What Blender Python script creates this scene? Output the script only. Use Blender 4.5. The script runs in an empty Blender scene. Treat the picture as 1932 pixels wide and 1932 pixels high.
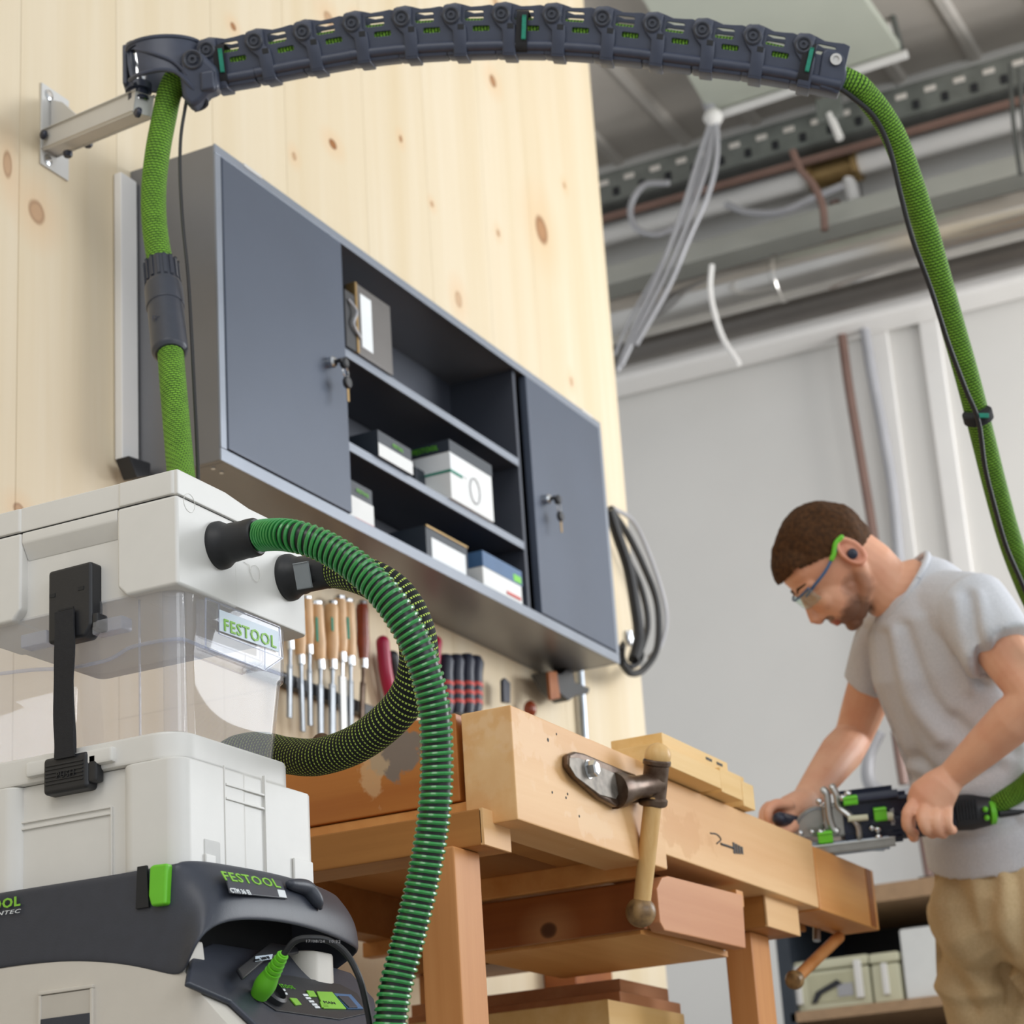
import bpy, bmesh, math, random
from mathutils import Vector as V, Matrix, noise
random.seed(4)
S=bpy.context.scene
# ------------------------------------------------------------------ camera
CAM=V((-2.927,-2.125,.120)); F=4174.0
R_=V((.452,-.890,-.063)).normalized()
W_=V((.850,.409,.331)); W_=(W_-R_*W_.dot(R_)).normalized()
D_=W_.cross(R_).normalized()
if D_.z>0: D_=-D_
cd=bpy.data.cameras.new('camera'); cam=bpy.data.objects.new('camera',cd); S.collection.objects.link(cam); S.camera=cam
m=Matrix.Identity(4)
for i in range(3): m[i][0]=R_[i]; m[i][1]=-D_[i]; m[i][2]=-W_[i]; m[i][3]=CAM[i]
cam.matrix_world=m; cd.sensor_width=36; cd.lens=36*F/1932; cd.clip_start=.05
cd.dof.use_dof=True; cd.dof.focus_distance=2.62; cd.dof.aperture_fstop=8.0
S.view_settings.view_transform='Standard'; S.view_settings.look='None'; S.view_settings.gamma=1; S.view_settings.exposure=0.06
try: S.view_settings.use_curve_mapping=False
except Exception: pass
# ------------------------------------------------------------------ light
w=bpy.data.worlds.new('world'); S.world=w; w.use_nodes=True
w.node_tree.nodes['Background'].inputs[0].default_value=(.93,.965,1,1); w.node_tree.nodes['Background'].inputs[1].default_value=.74
def area(name,loc,target,sx,sy,power,col):
    l=bpy.data.lights.new(name,'AREA'); l.shape='RECTANGLE'; l.size=sx; l.size_y=sy; l.energy=power; l.color=col
    o=bpy.data.objects.new(name,l); S.collection.objects.link(o); o.location=loc
    o.rotation_euler=(V(target)-V(loc)).to_track_quat('-Z','Y').to_euler(); return o
area('hall_window_light',(-1.8,-6.2,2.3),(0,0,1.0),4.5,2.4,85,(.90,.95,1))
area('skylight_light',(-4.6,-1.8,4.6),(-.2,-.4,1.2),2.5,2.0,60,(1,.97,.92))
area('side_window_light',(4.1,-3.9,2.5),(0,-1.0,1.0),2.4,2.4,100,(.87,.93,1))
area('back_bay_fill',(3.2,-3.9,1.9),(4.5,-.3,3.6),2.0,1.4,120,(1,.99,.97))  # unseen fill lamp, added to brighten the back wall, ducts and roof
# ------------------------------------------------------------------ projection helpers: a pixel of the photo -> a place on a world plane
def ray(x,y): return R_*((x-966)/F)+D_*((y-966)/F)+W_
def at(x,y,t): return CAM+ray(x,y)*t
def onX(x,y,v): d=ray(x,y); return CAM+d*((v-CAM.x)/d.x)
def onY(x,y,v): d=ray(x,y); return CAM+d*((v-CAM.y)/d.y)
def onZ(x,y,v): d=ray(x,y); return CAM+d*((v-CAM.z)/d.z)
def onP(x,y,p,n): d=ray(x,y); return CAM+d*((p-CAM).dot(n)/d.dot(n))
# ------------------------------------------------------------------ materials
def lin(h):
    h=h.lstrip('#'); c=[int(h[i:i+2],16)/255 for i in (0,2,4)]
    return tuple([(x/12.92 if x<=.04045 else ((x+.055)/1.055)**2.4) for x in c]+[1])
class NT:
    def __init__(s,name):
        s.m=bpy.data.materials.new(name); s.m.use_nodes=True; s.t=s.m.node_tree; s.b=s.t.nodes['Principled BSDF']
    def n(s,typ,**k):
        o=s.t.nodes.new(typ)
        for a,b in k.items():
            if a=='i':
                for q,v in b.items(): o.inputs[q].default_value=v
            else: setattr(o,a,b)
        return o
    def l(s,a,b): s.t.links.new(a,b)
    def math(s,op,a,b=None,c=None):
        o=s.n('ShaderNodeMath',operation=op)
        for i,v in enumerate((a,b,c)):
            if v is None: continue
            if isinstance(v,(int,float)): o.inputs[i].default_value=v
            else: s.l(v,o.inputs[i])
        return o.outputs[0]
    def mix(s,f,a,b):
        o=s.n('ShaderNodeMix',data_type='RGBA')
        for i,v in ((0,f),(6,a),(7,b)):
            if isinstance(v,(int,float,tuple)): o.inputs[i].default_value=v
            else: s.l(v,o.inputs[i])
        return o.outputs[2]
    def sp(s,**k):
        for a,v in k.items():
            a={'rough':'Roughness','metal':'Metallic','spec':'Specular IOR Level','coat':'Coat Weight','trans':'Transmission Weight','sss':'Subsurface Weight'}.get(a,a); s.b.inputs[a].default_value=v
    def noise(s,vec,scale,detail=3,rough=.5):
        o=s.n('ShaderNodeTexNoise'); o.inputs['Scale'].default_value=scale; o.inputs['Detail'].default_value=detail; o.inputs['Roughness'].default_value=rough
        if vec is not None: s.l(vec,o.inputs['Vector'])
        return o.outputs['Fac']
    def ramp(s,f,a,b):
        o=s.n('ShaderNodeMapRange',clamp=True); s.l(f,o.inputs[0]); o.inputs[1].default_value=a; o.inputs[2].default_value=b; return o.outputs[0]
    def bump(s,h,st,dist=.002):
        o=s.n('ShaderNodeBump'); o.inputs['Strength'].default_value=st; o.inputs['Distance'].default_value=dist; s.l(h,o.inputs['Height']); s.l(o.outputs[0],s.b.inputs['Normal'])
    def pos(s): return s.n('ShaderNodeNewGeometry').outputs['Position']
    def scaled(s,vec,sc):
        o=s.n('ShaderNodeVectorMath',operation='MULTIPLY'); s.l(vec,o.inputs[0]); o.inputs[1].default_value=sc; return o.outputs[0]
def plain(name,col,rough=.5,metal=0,var=.06,bump=.0,nscale=40,coat=0,spec=.5,col2=None):
    t=NT(name); c=lin(col); p=t.pos(); nz=t.noise(p,nscale,4)
    c2=lin(col2) if col2 else tuple([x*(1-var*2.2) for x in c[:3]]+[1])
    t.l(t.mix(t.ramp(nz,.35,.7),c,c2),t.b.inputs['Base Color']); t.sp(rough=rough,metal=metal,coat=coat,spec=spec)
    if bump: t.bump(t.noise(p,nscale*8,2),bump,.001)
    return t.m
def wood(name,ca,cb,axis,rough=.5,f=26,knots=(),kcol='#8a5a30',stain=None,var=.5):
    t=NT(name); p=t.pos(); sc=[f,f,f]; sc['xyz'.index(axis)]=f*.045
    oi=t.n('ShaderNodeObjectInfo').outputs['Random']
    off=t.n('ShaderNodeVectorMath',operation='ADD'); t.l(t.scaled(p,tuple(sc)),off.inputs[0])
    cmb=t.n('ShaderNodeCombineXYZ'); t.l(t.math('MULTIPLY',oi,9.),cmb.inputs[0]); t.l(t.math('MULTIPLY',oi,5.),cmb.inputs[1]); t.l(cmb.outputs[0],off.inputs[1])
    g=t.noise(off.outputs[0],1.0,5,.6); g2=t.noise(off.outputs[0],4.5,3,.6)
    col=t.mix(t.ramp(g,.3,.72),lin(ca),lin(cb)); col=t.mix(t.math('MULTIPLY',t.ramp(g2,.45,.8),.35),col,lin(cb))
    big=t.noise(t.scaled(p,(1.3,1.3,.5)),2.2,2); col=t.mix(t.math('MULTIPLY',t.ramp(big,.45,.7),.3*var),col,lin(cb))
    for (k,rx,rz,hard) in knots:
        s1=t.n('ShaderNodeVectorMath',operation='SUBTRACT'); t.l(p,s1.inputs[0]); s1.inputs[1].default_value=k
        ax=(1/rx,1/rx,1/rz) 
        s2=t.n('ShaderNodeVectorMath',operation='LENGTH'); t.l(t.scaled(s1.outputs[0],ax),s2.inputs[0])
        d=t.math('ADD',s2.outputs['Value'],t.math('MULTIPLY',t.math('SUBTRACT',g,.5),.6))
        halo=t.ramp(d,4.0,.9); col=t.mix(t.math('MULTIPLY',halo,.30),col,lin('#d9a873'))
        core=t.ramp(d,1.15,.8); ring=t.ramp(d,.55,.8)
        col=t.mix(t.math('MULTIPLY',core,hard),col,lin(kcol)); col=t.mix(t.math('MULTIPLY',t.math('MULTIPLY',core,ring),hard*.5),col,lin('#5f3a20'))
    if stain:
        for (k,r,c,am) in stain:
            s1=t.n('ShaderNodeVectorMath',operation='SUBTRACT'); t.l(p,s1.inputs[0]); s1.inputs[1].default_value=k
            s2=t.n('ShaderNodeVectorMath',operation='LENGTH'); t.l(t.scaled(s1.outputs[0],tuple(1/q for q in r)),s2.inputs[0])
            d=t.math('ADD',s2.outputs['Value'],t.math('MULTIPLY',t.math('SUBTRACT',t.noise(p,38,4),.5),2.6))
            col=t.mix(t.math('MULTIPLY',t.ramp(d,1.1,.85),am),col,lin(c))
    t.l(col,t.b.inputs['Base Color']); t.sp(rough=rough,spec=.35); t.bump(g2,.15,.0006); return t.m
def sleeve(name,base,dash,fv,fu,cut=.5,cut2=.6,rough=.7,zig=.35):
    # woven hose sleeve: rows of raised loops around the hose (u around in turns, v along in metres)
    t=NT(name); uv=t.n('ShaderNodeUVMap').outputs[0]; sx=t.n('ShaderNodeSeparateXYZ'); t.l(uv,sx.inputs[0])
    u=t.math('MULTIPLY',sx.outputs[0],fu); v=t.math('MULTIPLY',sx.outputs[1],fv)
    row=t.math('FLOOR',v); zz=t.math('MULTIPLY',t.math('PINGPONG',u,.5),zig)
    fr=t.math('FRACT',t.math('ADD',v,zz)); fu_=t.math('FRACT',t.math('ADD',u,t.math('MULTIPLY',row,.37)))
    a=t.ramp(fr,cut+.05,cut-.05); b=t.ramp(fu_,cut2+.1,cut2-.1); msk=t.math('MULTIPLY',a,b)
    nz=t.noise(t.pos(),60,3)
    dd=t.mix(t.ramp(nz,.3,.7),lin(dash),tuple([x*.72 for x in lin(dash)[:3]]+[1]))
    t.l(t.mix(msk,lin(base),dd),t.b.inputs['Base Color']); t.sp(rough=rough,spec=.25); t.bump(msk,.5,.001); return t.m
def clearplastic(name,tint,milk,rough=.04):
    t=NT(name); out=t.t.nodes['Material Output']
    tr=t.n('ShaderNodeBsdfTransparent'); tr.inputs[0].default_value=tint
    gl=t.n('ShaderNodeBsdfGlossy'); gl.inputs['Roughness'].default_value=rough
    df=t.n('ShaderNodeBsdfDiffuse'); df.inputs[0].default_value=(.86,.88,.92,1)
    fr=t.n('ShaderNodeFresnel'); fr.inputs[0].default_value=1.5
    m1=t.n('ShaderNodeMixShader'); t.l(t.math('ADD',milk,t.math('MULTIPLY',t.noise(t.scaled(t.pos(),(1,1,.3)),7,2),milk*.5)),m1.inputs[0]); t.l(tr.outputs[0],m1.inputs[1]); t.l(df.outputs[0],m1.inputs[2])
    m2=t.n('ShaderNodeMixShader'); t.l(t.math('MULTIPLY',fr.outputs[0],t.math('SUBTRACT',1.0,t.n('ShaderNodeNewGeometry').outputs['Backfacing'])),m2.inputs[0]); t.l(m1.outputs[0],m2.inputs[1]); t.l(gl.outputs[0],m2.inputs[2]); t.l(m2.outputs[0],out.inputs['Surface'])
    return t.m
# ------------------------------------------------------------------ object helpers
def link(o): S.collection.objects.link(o); return o
def tag(o,label=None,cat=None,group=None,kind=None):
    for k,v in (('label',label),('category',cat),('group',group),('kind',kind)):
        if v: o[k]=v
    return o
def thing(name,label,cat,loc,group=None,kind=None):
    o=link(bpy.data.objects.new(name,None)); o.location=loc; o.empty_display_size=.05; return tag(o,label,cat,group,kind)
def wpos(o):
    p=V((0,0,0))
    while o: p+=V(o.location); o=o.parent
    return p
def obj(name,bm,mat,parent=None,label=None,smooth=35,mods=()):
    if isinstance(bm,bmesh.types.BMesh):
        me=bpy.data.meshes.new(name); bmesh.ops.recalc_face_normals(bm,faces=bm.faces); bm.to_mesh(me); bm.free()
    else: me=bm
    if not me.materials: me.materials.append(mat)
    if smooth:
        me.shade_smooth(); me.set_sharp_from_angle(angle=math.radians(smooth))
    o=link(bpy.data.objects.new(name,me))
    if smooth in (30,35) and len(me.polygons)<2500:
        wn=o.modifiers.new('weighted','WEIGHTED_NORMAL'); wn.keep_sharp=True; wn.weight=60
    if me.vertices:
        xs=[v.co for v in me.vertices]; lo=V((min(v.x for v in xs),min(v.y for v in xs),min(v.z for v in xs))); hi=V((max(v.x for v in xs),max(v.y for v in xs),max(v.z for v in xs)))
        c=(lo+hi)/2; c.z=lo.z
    else: c=V((0,0,0))
    me.transform(Matrix.Translation(-c))
    if parent: o.parent=parent; o.location=c-wpos(parent)
    else: o.location=c
    if label: o['label']=label
    return o
def dup(o,delta=None,parent=None,label=None):
    c=link(o.copy()); 
    if parent: c.parent=parent
    if delta is not None: c.location=V(o.location)+V(delta)
    if label: c['label']=label
    for ch in list(o.children): dup(ch,None,c)
    return c
def bev(bm,w,seg=2,ang=30):
    es=[e for e in bm.edges if len(e.link_faces)==2 and e.calc_face_angle(0)>math.radians(ang)]
    if es and w>0: bmesh.ops.bevel(bm,geom=es,offset=w,segments=seg,profile=.5,affect='EDGES',clamp_overlap=True)
def merge(dst,src):
    me=bpy.data.meshes.new('t'); src.to_mesh(me); src.free(); dst.from_mesh(me); bpy.data.meshes.remove(me)
def box(x0,x1,y0,y1,z0,z1,b=0,into=None,seg=2):
    bm=bmesh.new(); bmesh.ops.create_cube(bm,size=1)
    for v in bm.verts: v.co=V(((x0+x1)/2+v.co.x*(x1-x0),(y0+y1)/2+v.co.y*(y1-y0),(z0+z1)/2+v.co.z*(z1-z0)))
    bev(bm,b,seg)
    if into is not None: merge(into,bm); return into
    return bm
def obox(c,ax,hs,b=0,into=None,seg=2):
    bm=bmesh.new(); bmesh.ops.create_cube(bm,size=2)
    for v in bm.verts: v.co=V(c)+ax[0]*(v.co.x*hs[0])+ax[1]*(v.co.y*hs[1])+ax[2]*(v.co.z*hs[2])
    bev(bm,b,seg)
    if into is not None: merge(into,bm); return into
    return bm
def prism(pts,ext,b=0,into=None,seg=2):
    bm=bmesh.new(); a=[bm.verts.new(p) for p in pts]; q=[bm.verts.new(V(p)+V(ext)) for p in pts]; n=len(pts)
    bm.faces.new(a); bm.faces.new(q[::-1])
    for i in range(n): bm.faces.new((a[i],q[i],q[(i+1)%n],a[(i+1)%n]))
    bmesh.ops.recalc_face_normals(bm,faces=bm.faces); bev(bm,b,seg)
    if into is not None: merge(into,bm); return into
    return bm
def rrect(x0,x1,y0,y1,r,n=6):
    o=[]
    for cx,cy,a in ((x1-r,y1-r,0),(x0+r,y1-r,90),(x0+r,y0+r,180),(x1-r,y0+r,270)):
        for i in range(n+1):
            t=math.radians(a+90*i/n); o.append((cx+r*math.cos(t),cy+r*math.sin(t)))
    return o
def rbox(x0,x1,y0,y1,z0,z1,r,b=.003,into=None): return prism([V((x,y,z0)) for x,y in rrect(x0,x1,y0,y1,r)],(0,0,z1-z0),b,into)
def spl(pts,n=8):
    P=[V(p) for p in pts]; P=[P[0]*2-P[1]]+P+[P[-1]*2-P[-2]]; o=[]
    for i in range(1,len(P)-2):
        for k in range(n):
            t=k/n; a,b,c,d=P[i-1:i+3]
            o.append(.5*((2*b)+(c-a)*t+(2*a-5*b+4*c-d)*t*t+(3*b-a-3*c+d)*t**3))
    o.append(P[-2]); return o
def frames(P,up=None):
    T=[]
    for i in range(len(P)):
        a=P[max(0,i-1)]; b=P[min(len(P)-1,i+1)]; T.append((b-a).normalized())
    u=V(up) if up is not None else (V((0,0,1)) if abs(T[0].z)<.9 else V((1,0,0)))
    N=[]
    for t in T:
        u2=u-t*u.dot(t)
        if u2.length<1e-5: u2=t.orthogonal()
        u2.normalize(); N.append(u2)
        if up is None: u=u2
    return T,N
def tube(pts,r,seg=16,up=None,ratio=1,cap=True,into=None,rnd=False,uvs=False):
    P=[V(p) for p in pts]; n=len(P); rr=r if isinstance(r,(list,tuple)) else [r]*n; ra=ratio if isinstance(ratio,(list,tuple)) else [ratio]*n
    if rnd:
        T,_=frames(P,up); h=[(rr[0]*k) for k in (.97,.8,.5)]
        pre=[(P[0]-T[0]*rr[0]*math.sqrt(1-k*k)*min(1,ra[0]),rr[0]*k,ra[0]) for k in (.25,.6,.87)]
        post=[(P[-1]+T[-1]*rr[-1]*math.sqrt(1-k*k)*min(1,ra[-1]),rr[-1]*k,ra[-1]) for k in (.87,.6,.25)]
        P=[a for a,_,_ in pre]+P+[a for a,_,_ in post]; rr=[a for _,a,_ in pre]+list(rr)+[a for _,a,_ in post]; ra=[a for _,_,a in pre]+list(ra)+[a for _,_,a in post]; n=len(P)
    T,N=frames(P,up); bm=bmesh.new(); rings=[]; L=[0]
    for i in range(1,n): L.append(L[-1]+(P[i]-P[i-1]).length)
    for i in range(n):
        b=T[i].cross(N[i])
        rings.append([bm.verts.new(P[i]+N[i]*(rr[i]*math.cos(2*math.pi*k/seg))+b*(rr[i]*ra[i]*math.sin(2*math.pi*k/seg))) for k in range(seg)])
    uvl=bm.loops.layers.uv.new('UVMap') if uvs else None
    for i in range(n-1):
        for k in range(seg):
            k2=(k+1)%seg; f=bm.faces.new((rings[i][k],rings[i][k2],rings[i+1][k2],rings[i+1][k]))
            if uvs:
                for lp,(a,bb) in zip(f.loops,((k,i),(k+1,i),(k+1,i+1),(k,i+1))): lp[uvl].uv=(a/seg,L[bb])
    if cap: bm.faces.new(rings[0][::-1]); bm.faces.new(rings[-1])
    if into is not None: merge(into,bm); return into
    return bm
def helix(P,r,pitch,wr,seg=6,per=30):
    # P dense path; wire wound around it
    T,N=frames(P); L=[0]
    for i in range(1,len(P)): L.append(L[-1]+(P[i]-P[i-1]).length)
    pts=[]; j=0; tot=L[-1]; k=0
    while True:
        s=k*pitch/per
        if s>=tot: break
        while L[j+1]<s: j+=1
        f=(s-L[j])/(L[j+1]-L[j]); c=P[j].lerp(P[j+1],f); t=T[j].lerp(T[j+1],f).normalized(); n=N[j].lerp(N[j+1],f); n=(n-t*n.dot(t)).normalized(); b=t.cross(n)
        a=2*math.pi*k/per; pts.append((c+n*(r*math.cos(a))+b*(r*math.sin(a)),n*math.cos(a)+b*math.sin(a),t)); k+=1
    bm=bmesh.new(); prev=None
    for (c,n,t) in pts:
        ring=[bm.verts.new(c+n*(wr*math.cos(2*math.pi*q/seg))+t*(wr*1.15*math.sin(2*math.pi*q/seg))) for q in range(seg)]
        if prev:
            for q in range(seg): bm.faces.new((prev[q],prev[(q+1)%seg],ring[(q+1)%seg],ring[q]))
        prev=ring
    return bm
def lathe(prof,o,ax,seg=32,into=None):
    ax=V(ax).normalized(); n=ax.orthogonal().normalized(); b=ax.cross(n); bm=bmesh.new(); R=[]
    for r,h in prof: R.append([bm.verts.new(V(o)+ax*h+(n*math.cos(2*math.pi*k/seg)+b*math.sin(2*math.pi*k/seg))*max(r,1e-5)) for k in range(seg)])
    for i in range(len(R)-1):
        for k in range(seg): bm.faces.new((R[i][k],R[i][(k+1)%seg],R[i+1][(k+1)%seg],R[i+1][k]))
    bm.faces.new(R[0][::-1]); bm.faces.new(R[-1])
    if into is not None: merge(into,bm); return into
    return bm
def ball(c,r,ax=None,into=None,u=20,v=12):
    bm=bmesh.new(); bmesh.ops.create_uvsphere(bm,u_segments=u,v_segments=v,radius=1)
    rr=r if isinstance(r,(tuple,list)) else (r,r,r); ax=ax or (V((1,0,0)),V((0,1,0)),V((0,0,1)))
    for q in bm.verts: q.co=V(c)+ax[0]*(q.co.x*rr[0])+ax[1]*(q.co.y*rr[1])+ax[2]*(q.co.z*rr[2])
    if into is not None: merge(into,bm); return into
    return bm
def curvemesh(cu):
    o=bpy.data.objects.new('tmp',cu); link(o); bpy.context.view_layer.update()
    me=bpy.data.meshes.new_from_object(o.evaluated_get(bpy.context.evaluated_depsgraph_get())); bpy.data.objects.remove(o); bpy.data.curves.remove(cu); return me
def frame_m(o,x,y):
    x=V(x).normalized(); z=x.cross(V(y)).normalized(); y=z.cross(x); m=Matrix.Identity(4)
    for i in range(3): m[i][0]=x[i]; m[i][1]=y[i]; m[i][2]=z[i]; m[i][3]=o[i]
    return m
def text(s,size,o,x,y,mat,parent,width=None,ext=.0004,name='lettering',shear=0,bold=0,align='LEFT'):
    cu=bpy.data.curves.new('t','FONT'); cu.body=s; cu.size=size; cu.extrude=ext; cu.shear=shear; cu.offset=bold; cu.resolution_u=2; cu.space_character=1.12; cu.align_x=align
    me=curvemesh(cu); xs=[v.co.x for v in me.vertices]; wd=max(xs)-min(xs)
    if width: me.transform(Matrix.Diagonal((width/wd,1,1,1)))
    me.transform(frame_m(V(o),x,y)); me.materials.clear(); return obj(name,me,mat,parent,smooth=0)
def plate(outline,holes,o,x,y,th,b=.0008):
    cu=bpy.data.curves.new('p','CURVE'); cu.dimensions='2D'; cu.fill_mode='BOTH'; cu.extrude=th/2; cu.bevel_depth=b; cu.bevel_resolution=1
    for ol in [outline]+list(holes):
        sp=cu.splines.new('POLY'); sp.points.add(len(ol)-1)
        for p,q in zip(sp.points,ol): p.co=(q[0],q[1],0,1)
        sp.use_cyclic_u=True
    me=curvemesh(cu); me.transform(frame_m(V(o),x,y)); me.materials.clear(); return me
def join(meshes):
    bm=bmesh.new()
    for q in meshes:
        if isinstance(q,bmesh.types.BMesh): merge(bm,q)
        else: bm.from_mesh(q); bpy.data.meshes.remove(q)
    return bm
def remesh(bm,vox,smooth=3,disp=None):
    me=bpy.data.meshes.new('r'); bm.to_mesh(me); bm.free(); o=link(bpy.data.objects.new('r',me))
    md=o.modifiers.new('r','REMESH'); md.mode='VOXEL'; md.voxel_size=vox
    ms=o.modifiers.new('s','SMOOTH'); ms.factor=.6; ms.iterations=smooth
    bpy.context.view_layer.update(); out=bpy.data.meshes.new_from_object(o.evaluated_get(bpy.context.evaluated_depsgraph_get())); bpy.data.objects.remove(o)
    if disp:
        n=len(out.vertices); co=[0.0]*(3*n); no=[0.0]*(3*n); out.vertices.foreach_get('co',co); out.vertex_normals.foreach_get('vector',no)
        for i in range(n): co[3*i:3*i+3]=disp(V(co[3*i:3*i+3]),V(no[3*i:3*i+3]))
        out.vertices.foreach_set('co',co); out.update()
    return out
X,Y,Z=V((1,0,0)),V((0,1,0)),V((0,0,1))
# ------------------------------------------------------------------ material library
kn=[(69,400,15,24,.55),(628,272,9,10,1),(756,262,4,8,.9),(1022,434,17,30,.75),(930,153,8,12,.8),(1065,350,4,7,.5),(940,440,4,7,.6),(815,385,4,6,.6),(555,438,4,5,.4),(440,50,6,8,.9),(680,47,9,10,.6),(620,35,11,14,.5),(14,310,8,28,.5),(865,565,8,16,.4),(935,5,6,12,.5),(555,295,5,9,.5),(35,960,10,12,.6),(585,1200,8,10,.5),(1078,720,4,9,.5),(698,1735,6,9,.8)]
KN=[]
for (a,b,c,d,e) in kn:
    p=onY(a,b,0); t=(p-CAM).dot(W_); KN.append((tuple(p),c*t/F/.5,d*t/F,e))
M={}
M['spruce']=wood('spruce_panel','#d9ccb4','#d0be9d','z',.55,9,[(k,rx*.8,rz,h) for k,rx,rz,h in KN],'#96602f',var=.45)
M['white']=plain('white_paint','#dedcd8',.6,0,.02,.04,6)
M['wallw']=plain('wall_panel_white','#d9d7d3',.55,0,.02,.03,2)
M['roof']=plain('roof_sheet','#c6bfb6',.5,.1,.06,0,3)
M['roofrib']=plain('roof_rib','#d2ccc4',.5,.1,.06,0,3)
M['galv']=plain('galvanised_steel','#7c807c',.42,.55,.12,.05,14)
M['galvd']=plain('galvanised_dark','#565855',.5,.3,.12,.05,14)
M['duct']=plain('shiny_duct','#b9b6b1',.2,.9,.05,0,6)
M['concrete']=plain('concrete_floor','#9c9a97',.5,0,.08,.1,3)
M['tan']=plain('grey_beige_plastic','#dddbd6',.42,0,.012,.05,30)
M['tan2']=plain('warm_grey_plastic','#cfc9bf',.45,0,.015,.08,30)
M['dark']=plain('anthracite_plastic','#363a45',.42,0,.05,.12,60)
M['arm']=plain('slate_blue_plastic','#3b4152',.42,0,.06,.08,60)
M['black']=plain('black_plastic','#222327',.45,0,.06,.1,50)
M['rubber']=plain('black_rubber','#1b1c1f',.5,0,.08,.08,50)
M['cavblack']=plain('unlit_cavity_plastic','#15171c',.6,0,.05,.05,50)  # near-black puts the shade of holes, slots and cavities into the colour; also dark seams
M['webbing']=plain('black_webbing','#242427',.85,0,.1,.6,260)
M['green']=plain('lime_green','#6cc52a',.4,0,.04,0,40)
M['greent']=plain('print_green','#86c33c',.5,0,.02,0,40)
M['teal']=plain('teal_stitching','#1f8a72',.7,0,.1,0,200)
M['print']=plain('white_print','#e2e6e8',.6,0,.02,0,20)
M['inkb']=plain('black_print','#23252a',.6,0,.02,0,20)
M['steelc']=plain('cabinet_door_steel','#475060',.42,.25,.05,.03,4)
M['steelb']=plain('cabinet_body_steel','#7b7c80',.34,.5,.05,.03,4)
M['steelr']=plain('cabinet_rim_steel','#868d98',.35,.35,.05,.03,8)
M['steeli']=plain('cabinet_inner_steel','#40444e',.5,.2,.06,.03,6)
M['bracket']=plain('painted_bracket','#c9c8c5',.5,0,.03,.02,10)
M['chrome']=plain('chrome','#d4d6d8',.14,1,.03,0,10)
M['steel']=plain('brushed_steel','#a5abb2',.28,.9,.08,0,20)
M['iron']=plain('browned_cast_iron','#6b5a4c',.32,.65,.12,.15,60,col2='#4b3527')
M['beech']=wood('beech_bench','#dfa563','#c98746','x',.42,16,var=.9)
M['beechp']=wood('pale_beech','#e8bf8a','#d6a269','x',.45,14,stain=[(tuple(onX(925,1430,-.393)),(.3,.03,.05),'#e3bd8c',.4),(tuple(onY(1010,1400,-.887)),(.10,.1,.03),'#e7c398',.4),(tuple(onY(1120,1560,-.887)),(.06,.1,.02),'#e7c79e',.35),(tuple(onY(1300,1570,-.887)),(.10,.1,.03),'#c98f52',.45)],var=.8)
endk=[(tuple(onX(745,1420,-.393)),(.5,.05,.035),'#77716a',.9),(tuple(onX(700,1450,-.393)),(.5,.02,.05),'#d9b98e',.5)]
M['beeche']=wood('bench_end_board','#bf7d3c','#a8642c','y',.42,18,stain=endk,var=.9)
M['beechz']=wood('bench_leg_wood','#d3955c','#bd7b42','z',.48,18,var=.7)
M['beechl']=wood('bench_cross_beam','#b87f42','#9d6631','y',.5,18,var=.7)
M['pinek']=wood('drawer_side_pine','#a05f2a','#7c3f19','y',.45,14,[(tuple(onX(1035,1755,.045)),.014,.012,.9)],'#3f2212',var=.7)
M['pinkw']=wood('drawer_front_wood','#d49c70','#bd7f55','x',.5,14,var=.8)
M['offcut']=wood('offcut_wood','#e9c78c','#dab06c','x',.55,22,var=.5)
M['handlew']=wood('handle_ash','#e0bd83','#c99c5e','z',.4,40,var=.8)
M['chisw']=plain('chisel_handle_wood','#e0b98a',.35,0,.08,0,30)
M['redw']=plain('red_stained_handle','#8c3e22',.25,0,.12,0,30)
M['ballw']=plain('worn_ball_wood','#9a7a4e',.4,0,.15,.1,60,col2='#5d452c')
M['box']=plain('white_carton','#dfe1e0',.6,0,.02,0,20)
M['boxd']=plain('dark_carton','#2b333d',.5,0,.05,0,20)
M['boxb']=plain('blue_carton','#41648c',.5,0,.05,0,20)
M['red']=plain('red_print','#c8453c',.5,0,.05,0,20)
M['crimson']=plain('crimson_grip','#a3123f',.35,0,.06,0,20)
M['tin']=plain('tin_case','#6b6866',.35,.6,.08,0,10)
M['cream']=plain('cream_plastic','#cbc9ae',.5,0,.04,0,8)
M['chip']=plain('chipboard_edge','#a98a6a',.6,0,.08,0,30)
M['pipew']=plain('white_pipe','#e2e0dd',.4,0,.02,0,6)
M['pipeg']=plain('grey_conduit','#a6a6aa',.4,.1,.04,0,10)
M['pipeb']=plain('brown_pipe','#7d6258',.45,.1,.06,0,10)
M['brass']=plain('brass','#9d8256',.35,.8,.08,0,20)
M['navy']=plain('navy_plastic','#1e2437',.4,0,.05,.05,60)
M['alu']=plain('cast_aluminium','#b4b3ae',.3,.8,.05,.04,40)
M['clear']=clearplastic('clear_plastic',(.965,.965,.975,1),.07)
M['clear2']=clearplastic('clear_plastic_edge',(.86,.88,.95,1),.12)
M['milk']=plain('label_card','#d9e6f2',.5,0,.02,0,20)
M['hosedark']=plain('dark_hose_wall','#0a1610',.35,0,.05,0,40)
M['hosegreen']=plain('green_hose_spiral','#2b833e',.22,0,.12,0,90,coat=.2,col2='#359346')
M['slg']=sleeve('green_woven_sleeve','#17350f','#7fb53a',205,17,.60,.84)
M['slb']=sleeve('black_woven_sleeve','#141617','#c3dc63',150,34,.30,.58,zig=.05)
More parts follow.
